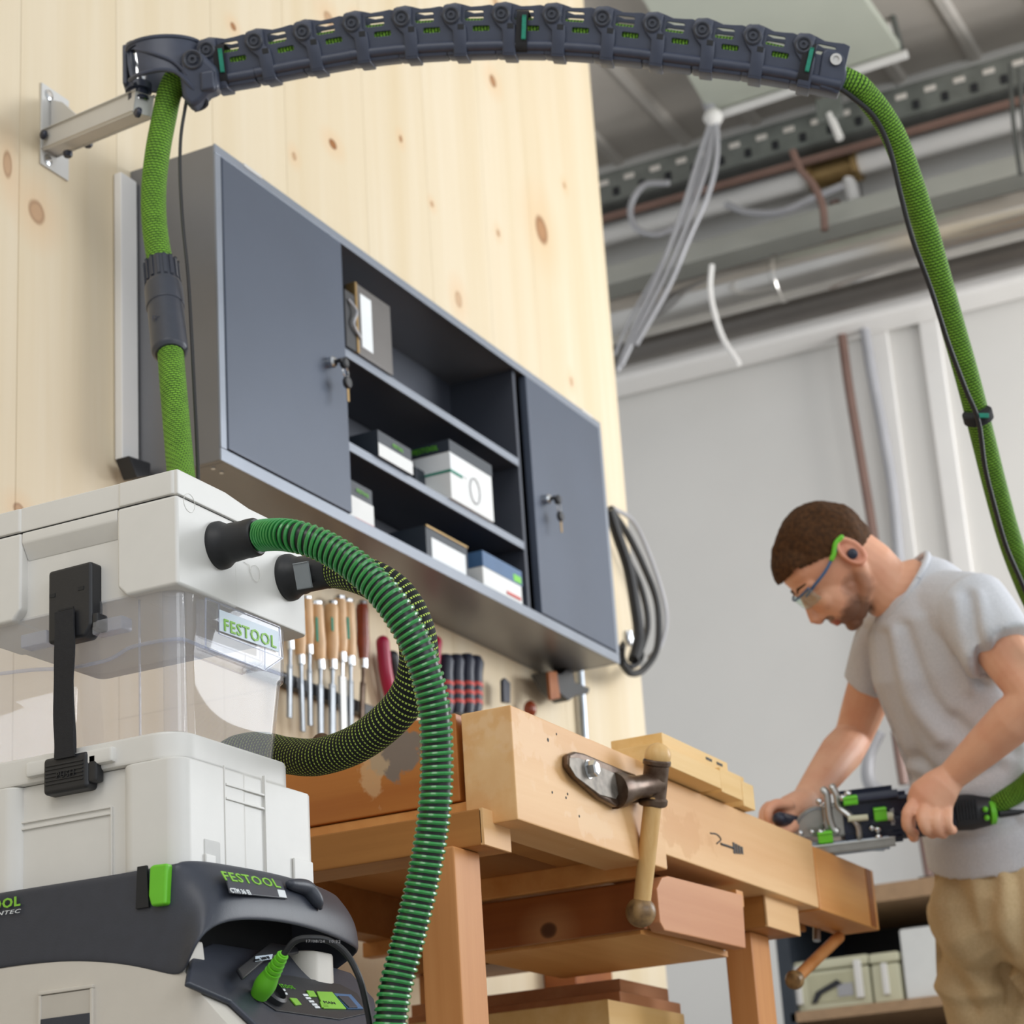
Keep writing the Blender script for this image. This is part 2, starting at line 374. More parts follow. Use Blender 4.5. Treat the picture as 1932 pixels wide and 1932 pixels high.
# skin: own colour with stubble on jaw and lips
# ------------------------------------------------------------------ SETTING
def stru(name,bm,mat,parent=None,smooth=30,label=None,cat=None):
    o=obj(name,bm,mat,parent,label,smooth)
    if parent is None: tag(o,label,cat,None,'structure')
    return o
stru('floor',box(-6,4.9,-7,2.0,-.1,0),M['concrete'],label='grey concrete workshop floor under the benches',cat='floor')
# wood panel wall in vertical boards
ww=thing('wall_wood','pale knotty spruce panel wall carrying the dark cabinet','wall',(-.4,.06,0),None,'structure')
obj('core',box(-2.98,2.185,.012,.12,0,4.3),M['spruce'],ww)
xs=[-3.0]; wd=[.31,.27,.33,.29,.30,.26,.34,.28,.31,.27]; k=0
while xs[-1]<1.95: xs.append(xs[-1]+wd[k%10]); k+=1
xs[-1]=2.20
for a,b in zip(xs,xs[1:]): obj('board',box(a+.0004,b-.0004,0,.014,0,4.3,.0008,seg=1),M['spruce'],ww)
BX=4.6
bw=thing('wall_back','off-white panelled back wall behind the man','wall',(BX,-1,0),None,'structure')
ysp=[onX(1655,600,BX).y,onX(1780,800,BX).y]
edges=[2.0,1.3,ysp[0]+.0,ysp[1],-1.6,-2.9,-4.2]
for a,b in zip(edges,edges[1:]): obj('wall_panel',box(BX,BX+.1,b+.003,a-.003,0,4.6,.002,seg=1),M['wallw'],bw)
for i,yy in enumerate(ysp): 
    stru('trim_%d'%(i+1),box(BX-.025,BX,yy-.035,yy+.035,0,3.45,.004),M['pipew'],label='white vertical joint strip on back wall '+('beside grey conduit' if i==0 else 'right of the grey conduit'),cat='trim')
# roof: sheet with ribs along x, on slotted beams
CZ=4.45
cl=thing('ceiling','grey ribbed metal roof over the back of the hall','ceiling',(3,-1,CZ),None,'structure')
obj('roof_sheet',box(1.0,5.0,-4.4,2.4,CZ,CZ+.05),M['roof'],cl)
for i in range(22): 
    yy=-4.2+i*.3; obj('roof_rib',prism([V((1.0,yy-.03,CZ)),V((1.0,yy-.015,CZ-.02)),V((1.0,yy+.015,CZ-.02)),V((1.0,yy+.03,CZ))],(4,0,0)),M['roofrib'],cl)
def ybar(name,x,zc,hx,hz,mat,label,cat,y0=-4.2,y1=1.6,group=None):
    o=obj(name,box(x-hx,x+hx,y0,y1,zc-hz,zc+hz,min(hx,hz)*.15),mat); return tag(o,label,cat)
def zat(px,py,x): return onX(px,py,x).z
# slotted cable tray pair
bx=4.25; z1=zat(1540,215,bx); z0=zat(1540,268,bx)
tr=thing('slotted_beam','grey slotted steel rail under the roof, with two rows of punched holes','rail',(bx,-1,z0))
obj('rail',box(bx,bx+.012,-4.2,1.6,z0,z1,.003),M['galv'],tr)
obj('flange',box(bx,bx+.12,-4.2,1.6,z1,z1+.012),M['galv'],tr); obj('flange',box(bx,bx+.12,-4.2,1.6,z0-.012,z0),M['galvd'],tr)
for i in range(36):
    for q in (0,1):
        yy=-2.3+i*.11+q*.05; zz=z0+(z1-z0)*(.3+.42*q)
        if q: bmh=obox((bx-.003,yy,zz),(X,Y,Z),(.004,.022,.011),.005)
        else: bmh=obox((bx-.003,yy,zz),(X,Y,Z),(.004,.014,.018),.005)
        obj('slot',bmh,M['cavblack' if q==0 else 'roofrib'],tr)
z2=zat(1540,300,4.3); z2=zat(1300,352,4.45); ybar('steel_channel',4.45,z2,.05,.028,M['galvd'],'dark steel channel just under the slotted rail','channel')
z2=zat(1300,372,4.3); ybar('red_brown_pipe',4.28,z2,.012,.012,M['pipeb'],'thin red-brown pipe along the channel near the roof','pipe')
# pale flat roof light tray
pl=[onZ(1195,-30,4.28),onZ(1338,214,4.28),onZ(1700,96,4.28),onZ(1590,-60,4.28)]
t_=thing('roof_panel','pale green-grey flat panel hung under the ribbed roof','panel',sum(pl,V())/4)
obj('panel_sheet',prism(pl,(0,0,.04),.004),M['cream'] if 0 else plain('greenish_panel','#b9bdb0',.5,0,.03,0,4),t_)
obj('edge_rail',tube([pl[1]+V((0,.02,-.02)),pl[2]+V((0,-.02,-.02))],.018,8),M['white'],t_)
# white hangers
def hanger(pts,r,label,mat,name='hanger_rod',cat='rod'): 
    return tag(obj(name,tube(pts,r,10),mat),label,cat)
hanger([onX(1672,-20,4.15),onX(1700,92,4.15)],.012,'pale steel hanger strut at upper right, meeting the roof panel corner',M['galv'])
hanger([onX(1640,-20,4.2),onX(1696,88,4.2)],.010,'white slanting strut beside the pale steel one at upper right',M['white'])
hanger([onX(1320,140,4.1),onX(1345,225,4.1)],.022,'pale grey strut reaching down to the cable cluster',M['pipeg'])
# horizontal pipes / ducts on back wall
def yrod(name,px,py,x,r,mat,label,cat,y0=-4.0,y1=1.5,seg=24,ry=None,bits=None):
    z=zat(px,py,x); t=thing(name,label,cat,(x,-1,z-r))
    obj('pipe_body' if cat=='pipe' else 'duct_body',tube([V((x,y0,z)),V((x,y1,z))],r,seg,up=(0,0,1)),mat,t)
    return t,z
t_,zp=yrod('heating_pipe',1165,437,4.45,.045,M['pipew'],'thick white pipe running along top of back wall below the steel channel','pipe')
fp=onX(1572,300,4.45); obj('fitting',tube([V((4.45,fp.y-.10,zp)),V((4.45,fp.y+.10,zp))],.055,20),M['brass'],t_,'brass coupling')
for s in (-1,1): obj('nut',lathe([(.064,-.012),(.07,-.008),(.07,.008),(.064,.012)],(4.45,fp.y+s*.09,zp),Y,8),M['brass'],t_,'brass nut')
tag(obj('drop_pipe',tube([V((4.45,fp.y-.05,zp-.04)),V((4.5,fp.y-.06,zat(1612,430,4.5)))],.026,14),M['pipew']),'short white pipe dropping from the brass coupling','pipe')
tag(obj('brown_pipe_stub',tube([V((4.5,fp.y+.03,zp-.10)),V((4.52,fp.y+.02,zat(1595,430,4.52)))],.022,14),M['pipeb']),'short brown pipe left of the white drop pipe','pipe')
tag(obj('upper_cable_tray',box(4.38,4.55,-4.0,1.5,zat(1165,548,4.45),zat(1165,512,4.45),.006),plain('pale_tray','#b4b5ae',.4,.3,.04,0,5)),'pale grey flat cable tray just above the big silver duct','cable tray')
t_,zd=yrod('silver_duct',1165,605,4.05,.085,M['duct'],'big shiny silver ventilation duct across back wall','duct',seg=40)
for yy in (-3.2,-2.1,-1.0,.1): obj('duct_seam',lathe([(.086,-.012),(.090,-.008),(.090,.008),(.086,.012)],(4.05,yy,zd),Y,40),M['duct'],t_)
t_,z4=yrod('dark_duct',1165,665,4.33,.060,plain('dark_duct_steel','#6c6864',.35,.6,.06,0,5),'dark steel duct tucked beneath the big silver one','duct',seg=30)
tag(obj('white_trunking',box(4.40,4.58,-4.0,1.5,zat(1165,738,4.5),zat(1165,690,4.5),.025,seg=4),M['pipew']),'rounded white trunking along the lower edge of the ducts','trunking')
# vertical pipes on back wall
def px_tube(name,pts,x,r,mat,label,cat,seg=12,n=6):
    P=spl([onX(a,b,x) for a,b in pts],n); return tag(obj(name,tube(P,r,seg),mat),label,cat)
px_tube('copper_brown_pipe',[(1588,628),(1600,720),(1618,830),(1640,960),(1662,1100),(1700,1330),(1745,1600),(1790,1880),(1830,2110)],4.5,.018,M['pipeb'],'brown vertical pipe on back wall, left of the grey conduit','pipe')
px_tube('grey_conduit',[(1630,615),(1642,690),(1665,810),(1685,930),(1697,1060),(1715,1180),(1745,1400),(1775,1620),(1812,1880),(1845,2110)],4.5,.020,M['pipeg'],'grey vertical conduit on back wall above the man','conduit')
px_tube('white_cable_tie',[(1343,500),(1340,545),(1348,590),(1365,640),(1395,688)],3.85,.010,M['pipew'],'white plastic strap hanging in an arc over the silver duct','strap',8)
px_tube('dark_cable',[(1370,385),(1410,400),(1470,400),(1530,375),(1590,350)],4.2,.014,M['pipeg'],'sagging grey cable above the white trunking, between cable cluster and brass coupling','cable',10)
px_tube('brown_wire',[(1495,285),(1510,320),(1535,350),(1552,390),(1556,435)],4.1,.014,M['pipeb'],'brown wire dangling left of the brass coupling','cable',10)
px_tube('grey_cable_loop',[(1262,345),(1215,350),(1190,390),(1200,430),(1240,442),(1290,420)],4.0,.012,M['pipeg'],'thin grey cable looping left of the conduit cluster','cable',10)
cb=[[(1342,228),(1318,300),(1290,390),(1250,500),(1200,610),(1165,700)],[(1348,235),(1335,310),(1305,400),(1265,500),(1215,600),(1172,690)],[(1352,228),(1352,300),(1335,370),(1300,450),(1262,540),(1200,650)],[(1346,230),(1326,310),(1285,420),(1235,520),(1190,600),(1160,670)]]
for i,c in enumerate(cb): px_tube('conduit_strand',c,3.9,.010 if i<3 else .007,M['pipeg'],'grey flexible conduit slanting down from the roof node, '+['second from left','third from left','rightmost strand','leftmost thin strand'][i],'conduit',10)
tag(obj('junction_knob',ball(onX(1346,222,3.9),.035),M['white']),'white junction where the grey conduits hang from the roof','junction')
px_tube('hanging_rod_right',[(1905,120),(1912,230),(1925,330)],3.9,.008,M['galvd'],'thin dark rod hanging at far right edge, left one of two','rod',8)
px_tube('hanging_rod_right',[(1922,130),(1934,260),(1950,380)],3.9,.008,M['galvd'],'thin dark rod hanging at far right edge, right one of two','rod',8)
t_=thing('pipe_bracket','pale metal clamp hanging behind the green hose under the slotted rail','clamp',onX(1575,220,4.1))
obj('clamp_plate',obox(onX(1565,205,4.1),(X,Y,Z),(.01,.05,.05),.008),M['galv'],t_); obj('clamp_arm',tube([onX(1565,215,4.1),onX(1585,262,4.1)],.015,8),M['white'],t_)
px_tube('grey_hose_loop',[(1660,1380),(1640,1430),(1645,1480),(1690,1500),(1740,1490)],3.9,.020,M['pipeg'],'grey hose hanging in a loop on back wall behind the tool','hose',12)
px_tube('grey_hose_loop',[(1635,1420),(1632,1470),(1655,1510),(1700,1520)],3.95,.012,M['pipeg'],'thin outer grey hose loop behind the tool','hose',12)
px_tube('floor_pipe_drop',[(1690,1380),(1697,1430),(1705,1480)],3.9,.016,M['pipeb'],'brown pipe end between the man\'s arms','pipe',10)
# ------------------------------------------------------------------ low shelf unit behind the bench
sx=3.05
def zz(px,py): return onX(px,py,sx).z
ya=onX(1478,1800,sx).y; yb=-2.2; zt=zz(1700,1663); zb=zz(1640,1893)
sh=thing('low_shelf_unit','low brown-edged shelf unit along the back behind the man\'s legs','shelf unit',(sx+.25,(ya+yb)/2,0))
obj('top_board',box(sx-.01,sx+.55,yb,ya+.01,zt-.05,zt,.003),M['chip'],sh); obj('shelf_board',box(sx,sx+.5,yb,ya,zb-.03,zb,.003),M['chip'],sh)
obj('side_panel',box(sx,sx+.5,ya-.02,ya+.02,0,zt-.05,.002),M['boxd'],sh); obj('back_panel',box(sx+.5,sx+.52,yb,ya,0,zt-.05),M['cavblack'],sh); obj('bottom_board',box(sx,sx+.5,yb,ya,.05,.08),M['chip'],sh)
obj('side_panel',box(sx,sx+.5,-1.6,-1.56,0,zt-.05,.002),M['cavblack'],sh)
def case(name,px0,px1,pyt,label,deep=.3,mat='cream',lab=True,lid=True):
    y0=onX(px0,1850,sx+.03).y; y1=onX(px1,1850,sx+.03).y; z1=onX((px0+px1)/2,pyt,sx+.03).z
    t=thing(name,label,'box',(sx+.03+deep/2,(y0+y1)/2,zb)); 
    obj('case_body',box(sx+.03,sx+.03+deep,y1,y0,zb,zb+(z1-zb)*.78,.008),M[mat],t)
    if lid: obj('case_lid',box(sx+.025,sx+.03+deep,y1-.002,y0+.002,zb+(z1-zb)*.79,z1,.008),M[mat],t)
    return t,y0,y1,z1
t,y0,y1,z1=case('tool_case',1487,1642,1808,'cream tool case with a picture label, leftmost on the low shelf')
lab=box(sx+.026,sx+.032,y1+.03,y0-.06,zb+.02,zb+(z1-zb)*.7); obj('label_plate',lab,plain('case_label','#b9b698',.6,0,.03),t)
c=V((sx+.024,y1+(y0-y1)*.52,zb+(z1-zb)*.36))
g=bmesh.new(); prism([c+V((0,.05,-.03)),c+V((0,.035,.0)),c+V((0,-.03,.028)),c+V((0,-.045,.015)),c+V((0,.018,-.008)),c+V((0,.035,-.03))],(-.002,0,0),0,g); obj('tool_picture',g,M['inkb'],t)
obj('print_block',box(sx+.023,sx+.026,y1+.05,y1+.095,zb+.03,zb+.065),M['pipeg'],t)
for k in range(2): obj('latch',box(sx+.015,sx+.03,y0-.03-k*(y0-y1-.06)-.01,y0-.03-k*(y0-y1-.06)+.01,zb+.02,zb+(z1-zb)*.9,.003),M['white'],t)
t,y0,y1,z1=case('tool_case',1645,1700,1796,'cream case standing right of the picture-labelled one on the low shelf')
obj('latch',box(sx+.015,sx+.03,(y0+y1)/2-.008,(y0+y1)/2+.008,zb+.02,z1-.03,.003),M['white'],t)
t,y0,y1,z1=case('white_carton',1706,1790,1708,'tall white carton right of the cream cases on the low shelf',.3,'box',False,False)
text('T',.07,V((sx+.028,y1+(y0-y1)*.40,zb+.28)),-Y,Z,M['inkb'],t)
# ------------------------------------------------------------------ WALL CABINET
CW,CD,CB,CH=1.636,.18,1.469,.60
cz0,cz1=CB,CB+CH; th=.016
cab=thing('wall_cabinet','dark grey steel cabinet with open middle shelves on the wood wall','cabinet',(CW/2,-CD/2,cz0))
b=bmesh.new()
box(0,.012,-CD,0,cz0,cz1,.002,b); box(CW-.012,CW,-CD,0,cz0,cz1,.002,b); box(.012,CW-.012,-CD,0,cz1-.012,cz1,.002,b); box(.012,CW-.012,-CD,0,cz0,cz0+.012,.002,b)
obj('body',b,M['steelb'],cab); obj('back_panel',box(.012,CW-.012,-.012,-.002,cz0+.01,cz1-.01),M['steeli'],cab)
b=bmesh.new(); box(-.001,CW+.001,-CD-.004,-CD,cz1-.017,cz1+.001,.001,b); box(-.001,CW+.001,-CD-.004,-CD,cz0-.001,cz0+.022,.001,b); box(-.001,.017,-CD-.0045,-CD-.0005,cz0+.0225,cz1-.0175,.001,b); box(CW-.017,CW+.001,-CD-.0045,-CD-.0005,cz0+.0225,cz1-.0175,.001,b)
obj('front_frame',b,M['steelr'],cab)
dl=onY(648,700,-CD).x; dr=onY(1000,900,-CD).x; dp_=onY(985,900,-CD).x
def door(x0,x1,lx,lz,lab):
    d=obj('door',box(x0,x1,-CD-.007,-CD+.012,cz0+.024,cz1-.019,.0025),M['steelc'],cab,lab)
    q=V((lx,-CD-.007,lz)); obj('lock_cylinder',lathe([(.011,0),(.011,.012),(.008,.016)],q,-Y,20),M['chrome'],d)
    bow=bmesh.new(); lathe([(.009,0),(.011,.004),(.011,.009),(.007,.012)],q+V((.012,-.022,-.002)),-Y,16,bow); lathe([(.004,0),(.004,.03)],q,-Y,10,bow); obj('key',bow,M['black'],d,'black-headed key in the lock')
    rg=[q+V((.018+.010*math.cos(a),-.026,-.018+.010*math.sin(a))) for a in [2*math.pi*i/14 for i in range(15)]]; obj('key_ring',tube(rg,.0014,6,cap=False),M['chrome'],d)
    k2=bmesh.new(); lathe([(.010,0),(.012,.003),(.012,.006),(.010,.009)],q+V((.022,-.022,-.038)),-Y,16,k2); obj('spare_key_head',k2,M['black'],d)
    obj('spare_key_blade',obox(q+V((.024,-.026,-.060)),(X,Y,Z),(.0035,.001,.015),.0005),M['brass'],d,'brass key blade hanging down')
a=onY(622,685,-CD-.01); door(.018,dl,a.x,a.z,'left dark slate door with keys in the lock')
a=onY(1029,943,-CD-.01); door(dr,CW-.018,a.x,a.z,'right dark slate door with keys in the lock')
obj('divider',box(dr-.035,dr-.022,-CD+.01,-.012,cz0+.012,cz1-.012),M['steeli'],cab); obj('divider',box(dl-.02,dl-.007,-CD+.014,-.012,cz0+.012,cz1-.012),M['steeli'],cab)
zs1=onY(650,648,-CD).z; zs2=onY(655,825,-CD).z
zs1=(zs1+onY(975,858,-CD).z)/2; zs2=(zs2+onY(990,1018,-CD).z)/2
for zz_ in (zs1,zs2): 
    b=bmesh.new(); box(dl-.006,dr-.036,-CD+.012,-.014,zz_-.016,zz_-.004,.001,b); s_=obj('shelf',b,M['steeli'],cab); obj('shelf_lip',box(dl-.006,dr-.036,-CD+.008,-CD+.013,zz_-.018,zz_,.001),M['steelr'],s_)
b=bmesh.new()
for hx in (.025,.05): lathe([(.004,0),(.004,.002)],V((hx,-CD+.03,cz0)),-Z,10,b)
obj('screw_head',b,M['chrome'],cab)
for xx in (.09,1.53): obj('hinge_cap',box(xx,xx+.06,-CD-.006,-CD+.01,cz1-.004,cz1+.003,.002),M['bracket'],cab,'pale hinge cap on the top edge')
# boxes inside, each at its spot (pixel span of its front on the plane just behind the shelf lip)
def cbox(name,px0,px1,pyref,zf,h,label,depth,front,sidec,extra=None,yf=-CD+.001,cat='box'):
    x0=onY(px0,pyref,yf).x; x1=onY(px1,pyref,yf).x
    t=thing(name,label,cat,((x0+x1)/2,yf+depth/2,zf)); obj('carton',box(x0,x1,yf,yf+depth,zf,zf+h,.0015),M[sidec],t)
    return t,x0,x1,yf
fl=cz0+.0125
t,x0,x1,yf=cbox('steel_case',672,737,600,zs1,.150,'upright grey tin case with tall white label on top cabinet shelf',.03,'tin','tin',cat='case'); obj('label_card',box(x0+.018,x0+.060,yf-.0012,yf,zs1+.018,zs1+.132,.003),M['print'],t); obj('edge_trim',box(x0-.002,x0+.006,yf-.002,yf+.02,zs1,zs1+.150,.001),M['brass'],t)
t,x0,x1,yf=cbox('black_bag',652,671,600,zs1,.12,'crumpled black bag beside the tin case on top cabinet shelf',.08,'black','black',cat='bag'); obj('strap',tube(spl([V((x0+.01,yf-.002,zs1+.1)),V((x0+.03,yf-.008,zs1+.08)),V((x0+.02,yf-.006,zs1+.05)),V((x0+.05,yf-.004,zs1+.03))]),.003,8),M['pipeg'],t)
h=.055;t,x0,x1,yf=cbox('low_carton',714,776,850,zs2,h,'flat dark carton with white lower band at left of middle shelf',.13,'boxd','boxd'); obj('white_band',box(x0-.0005,x1+.0005,yf-.0015,yf,zs2,zs2+h*.5,.0005),M['box'],t); text('FESTOOL',.010,V((x0+.055,yf-.002,zs2+h*.64)),X,Z,M['green'],t,width=.04)
h=.128;t,x0,x1,yf=cbox('big_white_carton',849,926,880,zs2,h,'largest white carton with dark top and green print on middle shelf',.12,'box','box'); obj('dark_band',box(x0-.0012,x1+.0008,yf-.0015,yf+.121,zs2+h*.8,zs2+h+.0008,.0005),M['boxd'],t); obj('teal_band',box(x0-.0016,x0+.05,yf-.002,yf+.06,zs2+h*.45,zs2+h*.49),M['teal'],t); obj('label_card',box(x0-.002,x0+.07,yf-.0022,yf+.08,zs2+h*.49,zs2+h*.76),M['print'],t); text('FESTOOL',.016,V((x0-.003,yf+.085,zs2+h*.86)),-Y,Z,M['green'],t,width=.06)
rg=[V(((x0+x1)/2+.01+.022*math.cos(a),yf-.002,zs2+.045+.028*math.sin(a))) for a in [2*math.pi*i/20 for i in range(21)]]; obj('printed_disc_outline',tube(rg,.0012,4,cap=False),M['pipeg'],t)
h=.07;t,x0,x1,yf=cbox('disc_box',782,812,860,zs2,h*1.0,'small grey-white carton between the flat and the largest carton on middle shelf',.07,'box','boxd',None,-CD+.06); obj('white_band',box(x0,x1,yf-.0015,yf,zs2,zs2+h*.55),M['box'],t)
h=.085;t,x0,x1,yf=cbox('red_striped_carton',657,703,950,fl,h,'small carton with a red stripe at left of cabinet floor',.08,'boxd','boxd'); obj('white_band',box(x0,x1,yf-.0015,yf,fl,fl+h*.62),M['box'],t); obj('red_stripe',box(x0+.02,x1,yf-.002,yf-.0005,fl+.003,fl+.012),M['red'],t); text('FESTOOL',.010,V((x0+.03,yf-.002,fl+h*.76)),X,Z,M['green'],t,width=.045)
h=.075;t,x0,x1,yf=cbox('black_label_case',806,882,1050,fl,h,'black case with wide white label on cabinet floor',.14,'boxd','boxd',cat='case'); obj('label_card',box(x0+.02,x1-.012,yf-.0012,yf,fl+.008,fl+h*.72),M['print'],t); obj('edge_trim',box(x0,x1,yf-.002,yf+.003,fl+h-.003,fl+h+.001),M['brass'],t)
h=.085;t,x0,x1,yf=cbox('blue_white_carton',912,983,1090,fl,h,'white carton with blue top band at right of cabinet floor',.11,'box','box'); obj('blue_band',box(x0-.001,x1+.001,yf-.0015,yf+.111,fl+h*.62,fl+h+.001),M['boxb'],t); obj('green_square',box(x1-.04,x1-.004,yf-.002,yf-.001,fl+h*.66,fl+h*.84),M['green'],t); obj('red_stripe',box(x1-.075,x1-.01,yf-.002,yf-.0005,fl+.018,fl+.024),M['red'],t)
# light strip and black holder at left of cabinet
a=onY(213,328,0); b_=onY(213,868,0)
tag(obj('wall_strip',box(a.x,-.004,-.018,-.001,b_.z,a.z,.003),M['pipew']),'narrow white upright strip against the left side of the cabinet','strip')
g=prism([onY(216,866,-.02),onY(258,880,-.02),onY(258,905,-.02),onY(232,908,-.02)],(0,-.03,0),.003); tag(obj('black_wall_hook',g,M['black']),'black plastic wedge below the white strip behind the extractor lid','hook')
# ------------------------------------------------------------------ BOOM BRACKET
bt=thing('wall_bracket','pale grey steel swivel bracket bolted to the wood wall at upper left','bracket',onY(92,240,0))
p0,p1,p2,p3=[onY(a,b,0) for a,b in ((76,160),(112,178),(110,328),(70,305))]
bxl,bxr=p0.x-.0,p0.x+.075; zt_,zb_=p0.z+.004,p3.z-.002
obj('wall_plate',prism([V((bxl,-.004,zb_)),V((bxr,-.004,zb_)),V((bxr,-.004,zt_)),V((bxl,-.004,zt_))],(0,.004,0),.0012),M['bracket'],bt)
for (a,b) in ((92,180),(90,302)): q=onY(a,b,-.004); obj('screw_washer',lathe([(.010,0),(.010,.002),(.006,.003),(.004,.0035)],q,-Y,20),M['chrome'],bt)
tip=onX(268,205,0); 
T0=3.56
E0=at(262,200,T0-.02); A0=onY(95,270,-.006)
g0=V((A0.x,-.004,p1.z-.03)); 
# gusset plate standing out from the wall
dirb=(E0-A0); 
gp=[onY(78,205,-.004),onY(86,205,-.004)]
gus=prism([A0+V((0,0,-.015)),A0+V((0,0,.085)),A0+dirb*.14+V((0,0,.07)),A0+dirb*.30+V((0,0,.035)),A0+dirb*.30+V((0,0,-.015))],(.006,0,0),.001); obj('gusset_plate',gus,M['bracket'],bt)
dn=dirb.normalized(); sd=dn.cross(Z).normalized(); up_=sd.cross(dn).normalized()
obj('arm_bar',obox((A0+E0)/2+Z*.0,(dn,sd,up_),(dirb.length/2+.012,.017,.017),.004),M['bracket'],bt)
for (a,b) in ((85,255),(124,238),(263,213)): 
    q=at(a,b,((A0 if a<200 else E0)-CAM).dot(W_)-.03); obj('bolt_cap',lathe([(.0085,0),(.0085,.004),(.006,.007)],q,sd if sd.dot(W_)<0 else -sd,18),M['navy'],bt)
for (a,b) in ((166,268),(128,287)):
    q=at(a,b,(A0-CAM).dot(W_)-.06); obj('bolt_cap',lathe([(.008,0),(.008,.006),(.006,.009)],q,-Z,18),M['navy'],bt)
pin0=at(262,196,T0-.02)
obj('pivot_pin',lathe([(.016,0),(.016,.030),(.0155,.032),(.0155,.10)],pin0,Z,28),M['chrome'],bt,'polished steel pivot pin'); obj('pin_collar',lathe([(.0175,.004),(.0175,.024)],pin0,Z,28),M['navy'],bt)
# ------------------------------------------------------------------ BOOM ARM : links along a curve
cen=[(392,126),(440,120),(560,97),(700,74),(850,63),(1000,61),(1130,68),(1300,88),(1450,108),(1592,136)]
def tarm(x): return 3.54-.10*(x-390)/1200
PA=spl([at(a,b,tarm(a)) for a,b in cen],24)
LA=[0]
for i in range(1,len(PA)): LA.append(LA[-1]+(PA[i]-PA[i-1]).length)
def arm_at(s):
    s=max(0,min(LA[-1]-1e-6,s)); i=max(j for j in range(len(LA)) if LA[j]<=s); i=min(i,len(PA)-2); f=(s-LA[i])/(LA[i+1]-LA[i]); return PA[i].lerp(PA[i+1],f),(PA[min(i+2,len(PA)-1)]-PA[max(i-1,0)]).normalized()
NL=13; Ls=LA[-1]/NL
arm=thing('hose_boom','long arched dark blue plastic chain arm carrying the green hose overhead','boom arm',PA[0]-Z*.04)
def rr2(x0,x1,y0,y1,r=.003): return rrect(x0,x1,y0,y1,r,3)
HZ=.038
def link_mesh(Lk,closed=False):
    # local x along the arm, y up, z across
    ol=[(0,-HZ*.80),(Lk,-HZ*.80),(Lk,HZ*.92),(Lk*.88,HZ*.98),(Lk*.70,HZ*.94),(Lk*.50,HZ*.92),(Lk*.34,HZ*1.02),(Lk*.18,HZ*1.10),(0,HZ*1.04)]
    h1=rr2(Lk*.36,Lk*.76,HZ*.34,HZ*.80,.004); h2=rr2(Lk*.52,Lk*.88,-HZ*.10,HZ*.16,.003)
    parts=[]
    for s in (-1,1): parts.append(plate(ol,[h1,h2],V((0,0,s*.0225)),X,Y,.003,.0008))
    b=bmesh.new()
    obox((Lk*.14,HZ*1.02,0),(X,Y,Z),(Lk*.15,.0025,.0235),.001,b); obox((Lk*.5,-HZ*.90,0),(X,Y,Z),(Lk*.5,.006,.0245),.004,b)
    for s in (-1,1):
        tube([V((0,-HZ*.68,s*.0225)),V((Lk,-HZ*.68,s*.0225))],.0088,14,into=b)           # rounded lower rail
        prism([V((Lk*.15,-HZ*1.06,s*.023)),V((Lk*.42,-HZ*1.06,s*.023)),V((Lk*.42,-HZ*.30,s*.023)),V((Lk*.40,HZ*.16,s*.023)),V((Lk*.30,HZ*.30,s*.023)),V((Lk*.32,HZ*.98,s*.023)),V((Lk*.20,HZ*1.06,s*.023)),V((-Lk*.04,HZ*1.02,s*.023)),V((-Lk*.12,HZ*.62,s*.023)),V((-Lk*.02,HZ*.22,s*.023)),V((Lk*.13,-HZ*.08,s*.023))],(0,0,s*.0085),.0028,b)
    obox((Lk*.285,-HZ*1.03,0),(X,Y,Z),(Lk*.135,.004,.030),.002,b)
    parts.append(b); return join(parts)
def eyelet_mesh(Lk):
    return lathe([(.0140,0),(.0140,.0025),(.0115,.0042),(.0092,.003),(.0092,.001),(.0062,.001),(.0062,.0045),(.003,.0045),(.003,.002)],V((Lk*.11,HZ*.56,.0312)),Z,28)
def hole_mesh(Lk):
    return obox((Lk*.30,HZ*.08,.0312),(X,Y,Z),(.0052,.0045,.0008),.002)
lm=link_mesh(Ls); me=bpy.data.meshes.new('chain_link'); bmesh.ops.recalc_face_normals(lm,faces=lm.faces); lm.to_mesh(me); lm.free(); me.materials.append(M['arm']); me.shade_smooth(); me.set_sharp_from_angle(angle=math.radians(30))
em=bpy.data.meshes.new('eyelet'); q=eyelet_mesh(Ls); bmesh.ops.recalc_face_normals(q,faces=q.faces); q.to_mesh(em); q.free(); em.materials.append(M['dark']); em.shade_smooth(); em.set_sharp_from_angle(angle=math.radians(30))
hm=bpy.data.meshes.new('rivet_hole'); q=hole_mesh(Ls); q.to_mesh(hm); q.free(); hm.materials.append(M['cavblack'])
def local_frame(s):
    p,t=arm_at(s); side=-(W_-t*W_.dot(t)).normalized(); u=side.cross(t).normalized()
    if u.dot(D_)>0: u=-u
    return p,t,u
for i in range(NL):
    p,t,u=local_frame((i+.5)*Ls); p-= t*Ls*.5
    for j,(nm,mm) in enumerate((('chain_link',me),('eyelet',em),('rivet_hole',hm))):
        o=link(bpy.data.objects.new(nm,mm)); o.matrix_world=frame_m(p,t,u); o.parent=arm; o.matrix_parent_inverse=Matrix.Translation(-arm.location)
# end cap
p,t,u=local_frame(LA[-1]); s_=t.cross(u); b=prism([at(a,c,3.415) for a,c in ((1551,98),(1560,90),(1586,96),(1597,108),(1598,148),(1588,170),(1572,174),(1546,166),(1543,150))],W_*.054,.007,seg=4); obj('end_cap',b,M['arm'],arm); obj('eyelet',lathe([(.009,0),(.009,.003),(.005,.003),(.005,.001)],at(1577,112,3.412),-W_,24),M['bracket'],arm,'pale end eyelet')
